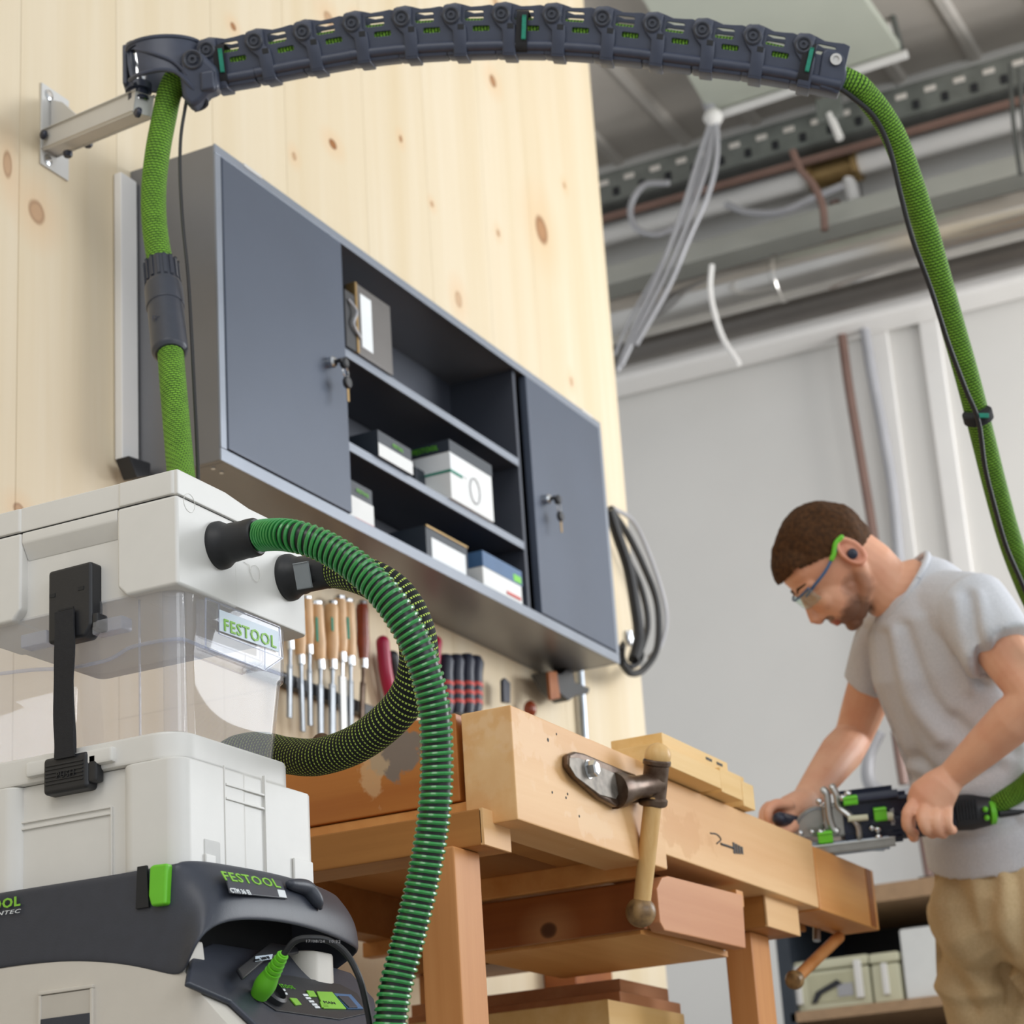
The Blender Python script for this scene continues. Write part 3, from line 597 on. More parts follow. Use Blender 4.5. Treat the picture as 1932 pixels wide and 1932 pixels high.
# hook-and-loop ties round the arm
for sx_ in (424,990,1523):
    s=min(range(len(PA)),key=lambda i:abs(966+F*(PA[i]-CAM).dot(R_)/(PA[i]-CAM).dot(W_)-sx_)); p,t,u=local_frame(LA[s]); s2=t.cross(u)
    ring=[p+u*(.034*math.copysign(abs(math.sin(a))**.4,math.sin(a))-.004)+s2*(.0345*math.copysign(abs(math.cos(a))**.4,math.cos(a))) for a in [2*math.pi*k/40 for k in range(41)]]
    b=bmesh.new(); pr=None
    for q in ring[:-1]:
        pass
    n=40; vs=[[bm_ for bm_ in (b.verts.new(q-t*.009),b.verts.new(q+t*.009),b.verts.new(p+(q-p)*.93+t*.009),b.verts.new(p+(q-p)*.93-t*.009))] for q in ring[:-1]]
    for k in range(n):
        a_,c_=vs[k],vs[(k+1)%n]
        for e in range(4): b.faces.new((a_[e],a_[(e+1)%4],c_[(e+1)%4],c_[e]))
    tie=thing('cable_tie','black hook-and-loop tie with green stitching on the boom arm, '+{424:'nearest the wall swivel',990:'at mid-arch',1523:'near the outer end'}[sx_],'strap',p-u*.04)
    obj('strap_band',b,M['webbing'],tie)
    obj('strap_print',obox(p-W_*.0362+u*.0,(t,u,s2),(.0022,.018,.0012),.001),M['teal'],tie,'green stitched print')
# swivel head: bowl-like casting round the pin and hose
hx,hy=316,128
C0=at(hx,hy,3.53)
sh_=thing('swivel_head','dark blue plastic swivel collar where the arm meets the wall bracket','swivel',C0-Z*.07)
wd=R_*1.0; wd=(wd-Z*wd.dot(Z)).normalized(); dpv=Z.cross(wd)
def ring_el(cx,cz,a,bb,n=40): return [C0+wd*cx+Z*cz+wd*(a*math.cos(2*math.pi*i/n))+dpv*(bb*math.sin(2*math.pi*i/n)) for i in range(n)]
def shell(rings,th,skip=lambda i,k:False):
    b=bmesh.new(); R=[[b.verts.new(p) for p in r] for r in rings]; n=len(R[0])
    for i in range(len(R)-1):
        for k in range(n):
            if not skip(i,k): b.faces.new((R[i][k],R[i][(k+1)%n],R[i+1][(k+1)%n],R[i+1][k]))
    bmesh.ops.recalc_face_normals(b,faces=b.faces); me_=bpy.data.meshes.new('s'); b.to_mesh(me_); b.free(); o=link(bpy.data.objects.new('s',me_)); md=o.modifiers.new('s','SOLIDIFY'); md.thickness=th; md.offset=0
    bpy.context.view_layer.update(); out=bpy.data.meshes.new_from_object(o.evaluated_get(bpy.context.evaluated_depsgraph_get())); bpy.data.objects.remove(o); return out
rs=[ring_el(-.004,.036,.058,.034),ring_el(-.004,.030,.058,.034),ring_el(-.003,.010,.058,.034),ring_el(-.001,-.010,.057,.034),ring_el(.002,-.026,.054,.033),ring_el(.020,-.045,.038,.031),ring_el(.032,-.060,.030,.028),ring_el(.034,-.066,.028,.027)]
obj('collar_shell',join([shell(rs,.005,lambda i,k:(i>=4 and 9<=k<=33 ) or (1<=i<=3 and 21<=k<=24))]),M['arm'],sh_)
top=ring_el(-.004,.036,.060,.036); obj('rim',tube(top+top[:1],.0036,8,cap=False),M['arm'],sh_)
lo=[C0+wd*x+Z*z+dpv*y for x,z,y in ((-.058,-.026,-.012),(-.040,-.027,-.030),(-.01,-.024,-.035),(.018,-.030,-.036),(.036,-.048,-.032),(.050,-.064,-.02))]
obj('lower_rib',tube(spl(lo,6),.0036,8,rnd=True),M['arm'],sh_)
lo=[C0+wd*x+Z*z+dpv*y for x,z,y in ((-.045,.020,-.026),(-.015,.004,-.037),(.015,-.012,-.037),(.035,-.034,-.034))]
obj('diagonal_rib',tube(spl(lo,6),.0032,8,rnd=True),M['arm'],sh_)
npx=((340,96),(362,92),(382,100),(396,114),(410,126),(413,168),(392,176),(378,192),(360,204),(344,186),(338,140))
fr0=3.485
obj('neck',prism([at(a,c,fr0) for a,c in npx],W_*.055,.010,seg=4),M['arm'],sh_)
obj('gusset',prism([at(a,c,fr0-.006) for a,c in ((376,134),(404,130),(406,168),(378,172))],W_*.03,.005,seg=3),M['arm'],sh_)
obj('eyelet',lathe([(.016,0),(.016,.004),(.0135,.006),(.010,.004),(.010,.002),(.007,.002),(.007,.007),(.003,.007),(.003,.003)],at(364,113,3.487),-W_,30),M['dark'],sh_)
b=tube([pin0+Z*.022,pin0+Z*.034],.0215,26); tube([pin0+Z*.088,pin0+Z*.105],.0215,26,into=b); obox(pin0+Z*.063-dpv*.0+wd*(-.019),(wd,dpv,Z),(.004,.020,.036),.003,b); obj('pin_housing',b,M['arm'],sh_)
# ------------------------------------------------------------------ boom hose (green woven sleeve), with connector
HP=[(352,1010,2.96),(346,950,3.02),(340,880,3.12),(333,800,3.20),(326,720,3.26),(318,620,3.34),(304,510,3.42),(292,430,3.46),(290,360,3.49),(297,290,3.51),(309,225,3.53),(322,170,3.54),(345,135,3.54),(392,120,3.54)]
HP=[at(*q) for q in HP]+[at(a,b-3,tarm(a)) for a,b in cen[1:-1]]
RH=[(1592,150,3.44),(1636,182,3.45),(1682,248,3.47),(1714,330,3.49),(1743,420,3.51),(1768,510,3.53),(1796,610,3.56),(1826,715,3.59),(1853,820,3.63),(1878,920,3.67),(1906,1020,3.72),(1940,1110,3.78),(1985,1210,3.84),(2010,1320,3.92),(1985,1420,3.98),(1938,1480,4.02),(1895,1508,4.04),(1868,1518,4.06)]
HP=spl(HP+[at(*q) for q in RH],10)
bh=thing('boom_hose','green woven-sleeved hose rising past the cabinet, over the boom, down to the tool','hose',HP[0]-Z*.02)
obj('hose_sleeve',tube(HP,.0198,28,uvs=True),M['slg'],bh)
c0,c1,c2=at(304,498,3.43),at(312,560,3.38),at(321,668,3.30)
ax=(c2-c0).normalized(); L=(c2-c0).length
cuff=lathe([(.0235,0),(.0255,.004),(.0265,.05),(.0285,.054),(.0295,.06),(.0295,.098),(.0285,.100),(.0275,.1005),(.0275,L-.008),(.026,L-.004),(.022,L)],c0,ax,36); cf=obj('connector_cuff',cuff,M['dark'],bh,'dark plastic hose connector')
nn=ax.orthogonal().normalized(); bb_=ax.cross(nn); b=bmesh.new()
for k in range(16):
    a=2*math.pi*k/16; d=nn*math.cos(a)+bb_*math.sin(a); obox(c0+ax*.026+d*.0262,(ax,d,ax.cross(d)),(.022,.0014,.002),.0008,b)
obj('grip_rib',b,M['dark'],cf)
text('FESTOOL',.0115,c0+ax*(.132)-W_*.0285-R_*.018,(R_+D_*.06),-D_,M['arm'],cf,width=.034,ext=.0008)
# cable along left & right
cp=spl([at(*q) for q in ((356,165,3.53),(350,200,3.52),(341,260,3.5),(340,330,3.48),(345,420,3.44),(355,520,3.39),(361,620,3.33),(366,720,3.27),(371,820,3.19),(374,900,3.1),(374,980,3.0))],6)
tag(obj('black_cable',tube(cp,.0028,8),M['rubber']),'thin black cable hanging from the swivel beside the green hose at left','cable')
cp=spl([at(*q) for q in ((1575,160,3.42),(1610,185,3.43),(1650,222,3.44),(1678,280,3.45),(1700,370,3.46),(1722,452,3.47),(1756,545,3.49),(1790,650,3.52),(1822,735,3.55),(1846,795,3.57),(1858,880,3.60),(1875,950,3.63),(1898,1030,3.68),(1928,1100,3.73),(1975,1210,3.8))],6)
tag(obj('black_cable',tube(cp,.0042,10),M['rubber']),'black cable running down beside the green hose at right','cable')
p=at(1848,783,3.6); hd=(at(1853,820,3.63)-at(1826,715,3.59)).normalized()
tie=thing('cable_tie','black hook-and-loop tie with teal tab binding cable to the hose at right','strap',p-Z*.02)
obj('strap_band',lathe([(.0225,-.009),(.0245,-.007),(.0245,.007),(.0225,.009)],at(1845,785,3.595),hd,28),M['webbing'],tie); obj('strap_print',obox(at(1853,784,3.567),(R_,D_,W_),(.011,.004,.002),.0015),M['teal'],tie)
# ------------------------------------------------------------------ EXTRACTOR (vacuum) + separator
VX0,VY0=-.985,-.776
vac=thing('dust_extractor','low grey and anthracite dust extractor with green clamp and control panel','dust extractor',(-.84,-.5,0))
pn=V((0,-.80,.60)); pp=V((0,-.78,.462))
b=prism([V((x,y,.05)) for x,y in rrect(-.9985,-.70,-.862,-.16,.075,10)],(0,0,.436),.004)
res=bmesh.ops.bisect_plane(b,geom=b.verts[:]+b.edges[:]+b.faces[:],plane_co=pp,plane_no=pn,clear_outer=True); bmesh.ops.holes_fill(b,edges=[e for e in b.edges if e.is_boundary])
obj('body',b,M['tan2'],vac)
b=bmesh.new()
for (xx,yy) in ((-.96,-.80),(-.74,-.80)): lathe([(.032,-.012),(.036,-.008),(.036,.008),(.032,.012)],V((xx,yy,.036)),X,24,b)
for xx in (-1.0,-.70): lathe([(.09,-.02),(.10,-.014),(.10,.014),(.09,.02)],V((xx,-.26,.10)),X,36,b)
obj('wheels',b,M['rubber'],vac)
# seam line and side recess grip
q0=onX(80,1878,-1.0); q1=onX(172,1876,-1.0); rz=onX(120,1960,-1.0).z
b=bmesh.new(); yA,yB=q0.y,q1.y
for (a,c,e,f) in ((yB-.004,yA+.004,q0.z,q0.z+.004),(yB-.004,yB,rz,q0.z),(yA,yA+.004,rz,q0.z)): box(-1.003,-.998,a,c,e,f,.001,b)
rc=obj('grip_recess_frame',b,M['tan2'],vac); obj('grip_recess_floor',box(-1.0015,-1.0,yB,yA,rz,q0.z-.001),plain('recess_plastic','#c2bcb2',.5,0,.02),rc); obj('recess_plug',box(-1.0035,-1.0,yB,yA,rz,onX(120,1918,-1.0).z,.001),M['dark'],rc)
obj('motor_head',box(-.985,-.715,-.745,-.2,.42,.56,.006),M['cavblack'],vac)
# hood shell
cols=[]
def col(T,B): cols.append((T,B))
for yy in (-.17,-.30,-.42): 
    col(V((-1.0,yy,.568)),V((-1.0,yy,.480)))
for (a,b1,c,d) in ((0,1680,0,1825),(75,1668,75,1817),(150,1656,150,1813),(230,1643,230,1819),(300,1630,290,1832)): col(onX(a,b1,-1.0),onX(c,d,-1.0))
col(onX(333,1624,-.999),onX(340,1846,-1.0))
col(onY(352,1621,-.784),onY(352,1815,-.797)); col(onY(368,1620,-.787),onY(366,1782,-.808)); col(onY(388,1621,-.789),onY(390,1753,-.818)); col(onY(430,1628,-.790),onY(430,1736,-.823))
col(onY(475,1636,-.790),onY(485,1734,-.825)); col(onY(520,1645,-.790),onY(540,1740,-.826)); col(onY(560,1656,-.790),onY(595,1753,-.825)); col(onY(600,1668,-.787),onY(645,1772,-.820)); col(onY(628,1682,-.780),onY(680,1791,-.812))
col(onY(636,1688,-.760),onY(678,1800,-.79)); 
for yy,zl in ((-.70,.45),(-.5,.45),(-.17,.45)): col(V((-.69,yy,.565)),V((-.665,yy,zl)))
rows=9; rings=[]
for r in range(rows+1):
    f=r/rows; ring=[]
    for i,(T,B) in enumerate(cols):
        p=T.lerp(B,f)
        if i>=9: 
            bul=.010*math.sin(math.pi*f)*min(1,(i-8)/3); p=p+V((0,-bul,0)) if i<19 else p+V((bul,0,0))
        if r==0: p=p+V((0,0,0))
        ring.append(p)
    rings.append(ring)
b=bmesh.new(); Rr=[[b.verts.new(p) for p in r] for r in rings]
inset=[p+V((.02 if i<9 else 0,.02 if i>=9 else 0,-.002)) for i,p in enumerate(rings[0])]; R0=[b.verts.new(p) for p in inset]
for k in range(len(cols)-1):
    b.faces.new((R0[k],R0[k+1],Rr[0][k+1],Rr[0][k]))
    for i in range(rows): b.faces.new((Rr[i][k],Rr[i][k+1],Rr[i+1][k+1],Rr[i+1][k]))
bmesh.ops.recalc_face_normals(b,faces=b.faces)
me_=bpy.data.meshes.new('hood'); b.to_mesh(me_); b.free(); ho=obj('hood',me_,M['dark'],vac,'anthracite plastic hood',smooth=50)
md=ho.modifiers.new('s','SOLIDIFY'); md.thickness=.004; md.offset=-1; mb=ho.modifiers.new('b','SUBSURF'); mb.levels=1; mb.render_levels=2
# green clamp in dark recess
cx=-1.0
pg=[onX(a,b1,cx-.008) for a,b1 in ((281,1635),(289,1631),(315,1628),(312,1706),(284,1710),(279,1690))]
rec=prism([onX(a,b1,cx) for a,b1 in ((262,1636),(280,1633),(284,1712),(259,1716))],(-.0035,0,0),.0006); obj('clamp_recess',rec,M['cavblack'],ho)
obj('clamp_lever',prism(pg,(.012,0,0),.003,seg=3),M['green'],vac,'bright green clamp lever')
# badge and lettering on the front of hood
def hoodpt(px,py,off=.0): 
    n=(cols[14][1]-cols[14][0]).cross(X).normalized(); 
    if n.y>0: n=-n
    c=(cols[13][0]+cols[13][1])/2+V((0,-.010,0))
    return onP(px,py,c+n*off,n)
hn=(cols[14][1]-cols[14][0]).cross(X).normalized(); hn=-hn if hn.y>0 else hn
hu=X.cross(hn); hu=hu if hu.z>0 else -hu
obj('badge_plate',prism([hoodpt(a,b1,.001) for a,b1 in ((421,1645),(528,1664),(541,1697),(432,1686))],hn*.0022,.0008),plain('badge_dark','#41454f',.35,0,.03),vac,'darker badge plate')
o_=hoodpt(424,1660,.0036); e_=hoodpt(529,1675,.0036); text('FESTOOL',.0165,o_,e_-o_,hu,M['greent'],vac,width=(e_-o_).length,bold=.0002)
o_=hoodpt(437,1684,.0036); e_=hoodpt(474,1688,.0036); text('CTM 36 EI',.0085,o_,e_-o_,hu,M['print'],vac,width=(e_-o_).length,bold=.0002)
obj('certification_mark',prism([hoodpt(a,b1,.0025) for a,b1 in ((522,1679),(536,1681),(540,1695),(526,1693))],hn*.0012,.0003),M['print'],vac)
o_=onX(-72,1727,-1.0035); e_=onX(37,1708,-1.0035); text('FESTOOL',.0145,o_,e_-o_,Z,M['greent'],vac,width=(e_-o_).length,bold=.0004)
o_=onX(-48,1733,-1.0035); e_=onX(37,1722,-1.0035); text('CLEANTEC',.0060,o_,e_-o_,Z,M['print'],vac,width=(e_-o_).length,shear=.25)
# scooped handle lug at the right of hood
b=tube(spl([hoodpt(548,1668,.006),hoodpt(578,1676,.006),hoodpt(598,1700,.005),hoodpt(604,1712,.002)],6),[.003+.0065*math.sin(math.pi*min(1,(i+3)/21)) for i in range(19)],14,rnd=True); obj('handle_lug',b,M['dark'],ho)
# columns in the cavity
obj('support_post',prism([onY(a,b1,-.785) for a,b1 in ((375,1775),(384,1776),(389,1818),(352,1816))],(0,.03,0),.003),M['tan2'],vac,'pale grey support post at the left of cavity')
obj('support_post',rbox(onY(582,1800,-.79).x,onY(641,1800,-.79).x,-.79,-.72,.43,.50,.022),M['tan2'],vac,'rounded pale grey support post at the right of cavity')
# control panel on tilted plane
def cpn(px,py,off): return onP(px,py,pp+pn*off,pn)
pu=X.cross(pn); pu=pu if pu.z>0 else -pu
cpl=obj('control_panel',prism([cpn(a,b1,.001) for a,b1 in ((356,1802),(395,1786),(560,1812),(655,1842),(700,1893),(715,1960),(520,1985),(480,1945),(430,1898),(345,1862))],pn*.007,.003,seg=3),M['dark'],vac,'dark tilted control panel')
obj('panel_face',prism([cpn(a,b1,.008) for a,b1 in ((490,1838),(545,1842),(640,1858),(672,1875),(696,1912),(640,1925),(520,1908),(478,1880))],pn*.0016,.001),M['black'],cpl)
def pad(name,pts,mat,h=.0016,lab=None): return obj(name,prism([cpn(a,b1,.0097) for a,b1 in pts],pn*h,.0004),mat,cpl,lab)
pad('button',((596,1872),(625,1873),(652,1905),(610,1904)),M['greent'],lab='large lime MAN button'); pad('button',((577,1870),(590,1871),(597,1882),(583,1882)),M['greent']); pad('button',((602,1891),(612,1891),(620,1903),(606,1902)),M['greent']); pad('button',((545,1884),(558,1885),(568,1897),(557,1898)),M['greent'])
rb=pad('rocker_switch',((628,1876),(660,1878),(684,1905),(655,1905)),M['boxb'],.002,'blue-grey rocker switch'); 
sf=obj('switch_rocker',prism([cpn(a,b1,.0117) for a,b1 in ((636,1880),(656,1881),(674,1902),(658,1902))],pn*.0015,.0005),M['dark'],rb)
for (a,b1) in ((572,1878),(577,1884),(583,1890),(589,1896),(594,1901)): pad('level_lamp',((a-2,b1-2),(a+7,b1-2),(a+10,b1+2),(a+1,b1+2)),M['print'],.001)
o_=cpn(520,1862,.0099); e_=cpn(557,1866,.0099); text('FESTOOL',.0075,o_,e_-o_,pu,M['green'],cpl,width=(e_-o_).length)
o_=cpn(612,1893,.0114); e_=cpn(633,1895,.0114); text('MAN',.0055,o_,e_-o_,pu,M['inkb'],cpl,width=(e_-o_).length)
for (a,b1) in ((532,1868),(536,1875)): pad('symbol',((a,b1-2),(a+5,b1-2),(a+7,b1+2),(a+2,b1+2)),M['print'],.0005)
# socket with open flap
sk=cpn(507,1876,.008); obj('socket_collar',lathe([(.0195,0),(.0195,.008),(.016,.010),(.016,.003)],sk,pn,28),M['black'],vac)
obj('socket_flap',prism([cpn(a,b1,.02) for a,b1 in ((443,1832),(505,1783),(556,1792),(560,1802),(500,1812),(455,1852))],pn*.005,.002),M['black'],vac,'open black socket flap')
ol_=cpn(482,1812,.0265); e_=cpn(513,1808,.0265); obj('rating_strip',prism([cpn(a,b1,.0255) for a,b1 in ((481,1805),(514,1801),(512,1810),(481,1815))],pn*.0008,.0002),M['milk'],vac); text('max. 2400 W',.0052,cpn(483,1813,.027),cpn(512,1808,.027)-cpn(483,1813,.027),pu,M['inkb'],vac,width=(e_-ol_).length*.9)
# green plug and cable (thing of its own, plugged in)
p0,p1=at(498,1862,(sk-CAM).dot(W_)-.035),at(536,1798,(sk-CAM).dot(W_)-.055); ax=(p1-p0).normalized(); L=(p1-p0).length
pg_=thing('power_plug','green rubber mains plug with black cable in the extractor socket','plug',p0)
prof=[(.0100,-.012),(.0118,0),(.0118,.006),(.0108,.012),(.0092,.018)]
for k in range(5): h0=.019+k*(L-.02)/5; prof+=[(.0092-k*.0007,h0),(.0092-k*.0007,h0+(L-.02)/5*.65),(.0068-k*.0005,h0+(L-.02)/5*.7),(.0068-k*.0005,h0+(L-.02)/5*.97)]
obj('plug_body',lathe(prof,p0,ax,22),M['green'],pg_)
tp=(p1-CAM).dot(W_); CP=spl([p1-ax*.004]+[at(a,b1,tt) for a,b1,tt in ((556,1776,tp),(585,1770,tp),(620,1775,tp+.01),(652,1798,tp+.01),(676,1840,tp),(690,1890,tp),(700,1950,tp),(704,2050,tp),(690,2200,tp+.05))],8)
obj('cable',tube(CP,.0036,10),M['rubber'],pg_)
o_=at(576,1778,tp-.0045); text('17/08/24  10:32',.0042,o_,at(640,1779,tp-.0045)-o_,-D_,M['pipeg'],pg_,width=.036,ext=.0001)
# ------------------------------------------------------------------ SEPARATOR: base box, clear container, lid, latch
sep=thing('dust_separator','pale grey boxed dust separator with clear container standing on the extractor','separator',(-.85,-.6,.567))
XR=-.708
YB=-.463
yr0,yr1=onX(220,975,VX0).y,onX(40,1010,VX0).y    # recess span along y
zB0,zB1=.568,.700
b=bmesh.new()
rbox(VX0+.012,XR,VY0+.001,YB,zB0,zB1-.012,.018,.003,b)
obj('base_box',b,M['tan'],sep)
b=rbox(VX0,VX0+.14,VY0,yr0,zB0,zB1-.012,.020,.003); obj('corner_block',b,M['tan'],sep)
b=rbox(VX0,VX0+.14,yr1,YB,zB0,zB1-.012,.020,.003); obj('corner_block',b,M['tan'],sep)
zr=onX(340,1374,VX0+.01).z
b=prism([V((x,y,zB1-.012)) for x,y in rrect(VX0+.004,XR-.030,VY0+.006,YB,.035,8)],(0,0,zr-zB1+.012),.004); obj('base_rim',b,M['tan'],sep)
# relief lines on base front and side
def fr(px,py): return onY(px,py,VY0)
def sd_(px,py): return onX(px,py,VX0+.012)
b=bmesh.new()
for (a,c) in (((425,1481),(497,1499)),((425,1506),(497,1526))):
    p,q=fr(*a),fr(*c); obox((p+q)/2+V((0,0,0)),(X,Y,Z),((q.x-p.x)/2,.0018,.0013),.0006,b)
p=fr(422,1415); obox(V((p.x,VY0,.63)),(X,Y,Z),(.0009,.0010,.060),.0003,b)
p=fr(497,1440); obox(V((p.x,VY0,.63)),(X,Y,Z),(.0013,.0020,.062),.0004,b)
obj('relief_rib',b,M['tan'],sep)
p,q=fr(384,1581),fr(415,1590); b=bmesh.new(); zt2=p.z; obj('foot_notch',box(p.x,q.x-.0,VY0-.0012,VY0+.003,zB0,zt2,.003),plain('notch_plastic','#c9c8c4',.5,0,.02),sep); obj('notch_plate',box(p.x,p.x+(q.x-p.x)*.62,VY0-.003,VY0,zB0,zt2-.017,.002),M['tan'],sep)
p,q=fr(552,1618),fr(588,1628); obj('notch_plate',box(p.x,q.x,VY0-.0025,VY0+.001,zB0,p.z,.003),M['tan'],sep)
b=bmesh.new(); zc=onX(125,1538,VX0+.012).z
ya_,yb_=onX(30,1540,VX0+.012).y,onX(212,1505,VX0+.012).y
for dz in (0,-.0075): box(VX0+.0095,VX0+.013,yb_,ya_,zc+dz-.0012,zc+dz+.0012,.0006,b)
for yy in (ya_,yb_): box(VX0+.0095,VX0+.013,yy-.0012,yy+.0012,zB0,zc,.0006,b)
obj('panel_rib',b,M['tan'],sep)
# catch bar on base
yl0,yl1=onX(50,1450,VX0).y,onX(215,1420,VX0).y; zl=onX(130,1440,VX0).z
obj('catch_bar',box(VX0-.004,VX0+.014,yl1,yl0,zl-.008,zl+.010,.004),M['tan'],sep)
# lid
zL0=onX(335,1101,VX0).z; zL1=onX(335,882,VX0).z; zS=onX(335,930,VX0).z
b=bmesh.new(); rbox(VX0+.013,XR,VY0+.001,YB-.001,zL0+.002,zS-.001,.012,.003,b); lb=obj('lid_body',b,M['tan'],sep)
def lblock(y0,y1,zlow):
    b=prism([V((VX0,y0,zL0)),V((VX0,y0,zS-.001)),V((VX0,y1,zS-.001)),V((VX0,y1,zlow)),V((VX0,y1-.012 if y1>y0 else y1+.012,zL0))],(.12,0,0),.004,seg=3); return b
obj('corner_block',lblock(VY0,yr0,zL0+.012),M['tan'],sep); obj('corner_block',lblock(YB,yr1,zL0+.012),M['tan'],sep)
# flare between recess and blocks: slanted upper web
b=prism([V((VX0+.001,yr0,zS-.001)),V((VX0+.001,yr0,zS-.014)),V((VX0+.013,yr0,zS-.034)),V((VX0+.013,yr0,zS-.001))],(0,yr1-yr0,0),.002); obj('recess_hood',b,M['tan'],sep)
xk=onY(478,930,VY0).x
b=prism([V((VX0+.002,VY0,zS+.0005)),V((VX0+.002,VY0,zL1)),V((xk-.06,VY0,zL1)),V((xk-.01,VY0,zL1-.006)),V((XR-.03,VY0,zL1-.006)),V((XR-.012,VY0,zL1-.020)),V((XR,VY0,zL1-.026)),V((XR,VY0,zS+.0005))],(0,YB-VY0-.001,0),.0025)
rbox(VX0,VX0+.10,VY0+.003,yr0,zS+.001,zL1-.0006,.006,.002,b); rbox(VX0,VX0+.10,yr1,YB-.003,zS+.001,zL1-.0006,.006,.002,b)
obj('lid_cap',b,M['tan'],sep)
obj('lid_seam',rbox(VX0+.0035,XR-.003,VY0+.0035,YB-.004,zS-.0014,zS+.0012,.010,0),M['cavblack'],sep,'dark joint line')
# round embossed marks on the lid front
b=bmesh.new()
for (a,c,r) in ((357,949,.011),(482,1082,.010)):
    b=bmesh.new(); p=fr(a,c); rg=[p+V((r*math.cos(t),-.0002,r*math.sin(t))) for t in [2*math.pi*i/24 for i in range(25)]]; tube(rg,.0003,5,cap=False,into=b); obj('embossed_mark',b,M['tan'],sep)
b=bmesh.new(); tube([fr(460,1060),fr(470,1066),fr(472,1080)],.0003,5,into=b); obj('embossed_mark',b,M['tan'],sep)
# clear container: tapering shell with rounded corners
def ctring(x0,x1,y0,y1,z,r=.03): return [V((x,y,z)) for x,y in rrect(x0,x1,y0,y1,r,8)]
zc0,zc1=zr-.004,zL0+.004; zm=onX(340,1207,VX0+.01).z
xi,yi=VX0+.010,VY0+.008
rg=[ctring(xi+.010,XR-.052,yi+.006,YB-.012,zc0),ctring(xi+.004,XR-.034,yi+.003,YB-.006,zm-.004),ctring(xi+.002,XR-.030,yi+.001,YB-.005,zm),ctring(xi+.001,XR-.026,yi,YB-.004,zc1)]
obj('clear_container',join([shell(rg,.0022)]),M['clear'],sep,'transparent plastic dust bin')
# wavy stepped edge line
ln=[onX(a,c,xi-.0005) for a,c in ((-40,1275),(0,1271),(60,1264),(130,1260),(185,1250),(215,1240),(245,1222),(290,1211),(325,1206))]+[onY(a,c,yi-.0005) for a,c in ((345,1206),(362,1212),(400,1228),(450,1246),(500,1262),(538,1275))]
obj('container_step',tube(spl(ln,5),.0022,8),M['clear2'],sep)
obj('corner_column',tube([V((xi+.016,yi+.016,zc0+.004)),V((xi+.016,yi+.016,zc1-.002))],.013,16),M['clear'],sep)
obj('inner_wall',box(xi+.012,xi+.014,yi+.06,yi+.062,zc0,zc1-.002),M['clear2'],sep)
# clear ledges either side of the latch
for (a0,c0_,a1,c1_) in ((40,1215,90,1190),(175,1192,232,1160)):
    p,q=onX(a0,c0_,VX0-.002),onX(a1,c1_,VX0-.002); zmid=(p.z+q.z)/2; obj('clear_ledge',box(VX0-.004,VX0+.016,min(p.y,q.y),max(p.y,q.y),zmid-.010,zmid+.006,.002),M['clear2'],sep)
# label pocket with card
P=[onY(a,c,VY0-.006) for a,c in ((388,1128),(527,1183),(533,1242),(500,1265),(388,1222))]
obj('label_pocket',prism(P,(0,.014,0),.002),M['clear'],sep)
b=bmesh.new()
for a,c in zip(P,P[1:]+P[:1]): tube([a,c],.0011,6,into=b)
for (a,c,d,e) in ((413,1140,413,1195),(527,1183,527,1237),(413,1195,533,1242),(500,1216,500,1262)): tube([onY(a,c,VY0-.006),onY(d,e,VY0-.006)],.0009,6,into=b)
obj('pocket_edge',b,M['clear2'],sep)
obj('label_card',prism([onY(a,c,VY0-.0085) for a,c in ((415,1150),(526,1192),(526,1230),(415,1190))],(0,.001,0)),M['milk'],sep,'pale blue label card')
o_=onY(422,1189,VY0-.0092); e_=onY(522,1223,VY0-.0092); text('FESTOOL',.0200,o_,e_-o_,Z,M['greent'],sep,width=(e_-o_).length*.98,bold=.0002)
# latch
lt=VX0-.006
zu0,zu1=onX(92,1215,lt).z,onX(92,1078,lt).z; y0_,y1_=onX(90,1130,lt).y,onX(172,1120,lt).y
b=prism([V((lt,y0_,zu0)),V((lt,y0_,zu1)),V((lt,y1_,zu1+.001)),V((lt,y1_,zu0+.012)),V((lt,y1_+.010,zu0))],(.024,0,0),.004,seg=3); la=obj('latch_lever',b,M['black'],sep,'black upper latch lever')
b=obox(V((lt+.012,y1_-.003,zu0+.016)),(X,Y,Z),(.010,.005,.010),.003); obj('side_hook',b,M['black'],la)
b=bmesh.new()
for (a,c) in ((99,1124),(153,1110)): p=onX(a,c,lt); obox(p,(X,Y,Z),(.0006,.0040,.0022),0,b)
p,q=onX(110,1151,lt),onX(139,1147,lt); obox((p+q)/2,(X,Y,Z),(.0006,abs(p.y-q.y)/2,.001),0,b)
obj('latch_slot',b,M['cavblack'],la)
zd1=onX(130,1422,lt).z; zd0=onX(130,1492,lt).z; yd0,yd1=onX(80,1450,lt).y,onX(165,1440,lt).y
b=box(lt,lt+.022,yd1,yd0,zd0,zd1,.005,seg=3); lc=obj('latch_clip',b,M['black'],sep,'black lower latch clip')
b=bmesh.new()
for k in range(6): zq=zd0+.010+k*.0042; box(lt-.0012,lt+.001,yd1+.006,yd0-.004,zq,zq+.0018,.0005,b)
obj('grip_rib',b,M['black'],lc)
obj('side_hook',box(lt+.002,lt+.016,yd1-.011,yd1+.002,zd0+.006,zd1-.004,.003),M['black'],lc)
text('PUSH',.010,V((lt-.0016,(yd0+yd1)/2+.011,zd0+.016)),-Y,Z,M['black'],lc,width=.024,ext=.0005)
st=[onX(122,1152,lt-.004),onX(122,1220,lt-.006),onX(120,1300,lt-.004),onX(121,1380,lt-.003),onX(122,1430,lt-.002)]
st=spl(st,6); b=bmesh.new(); pv=None
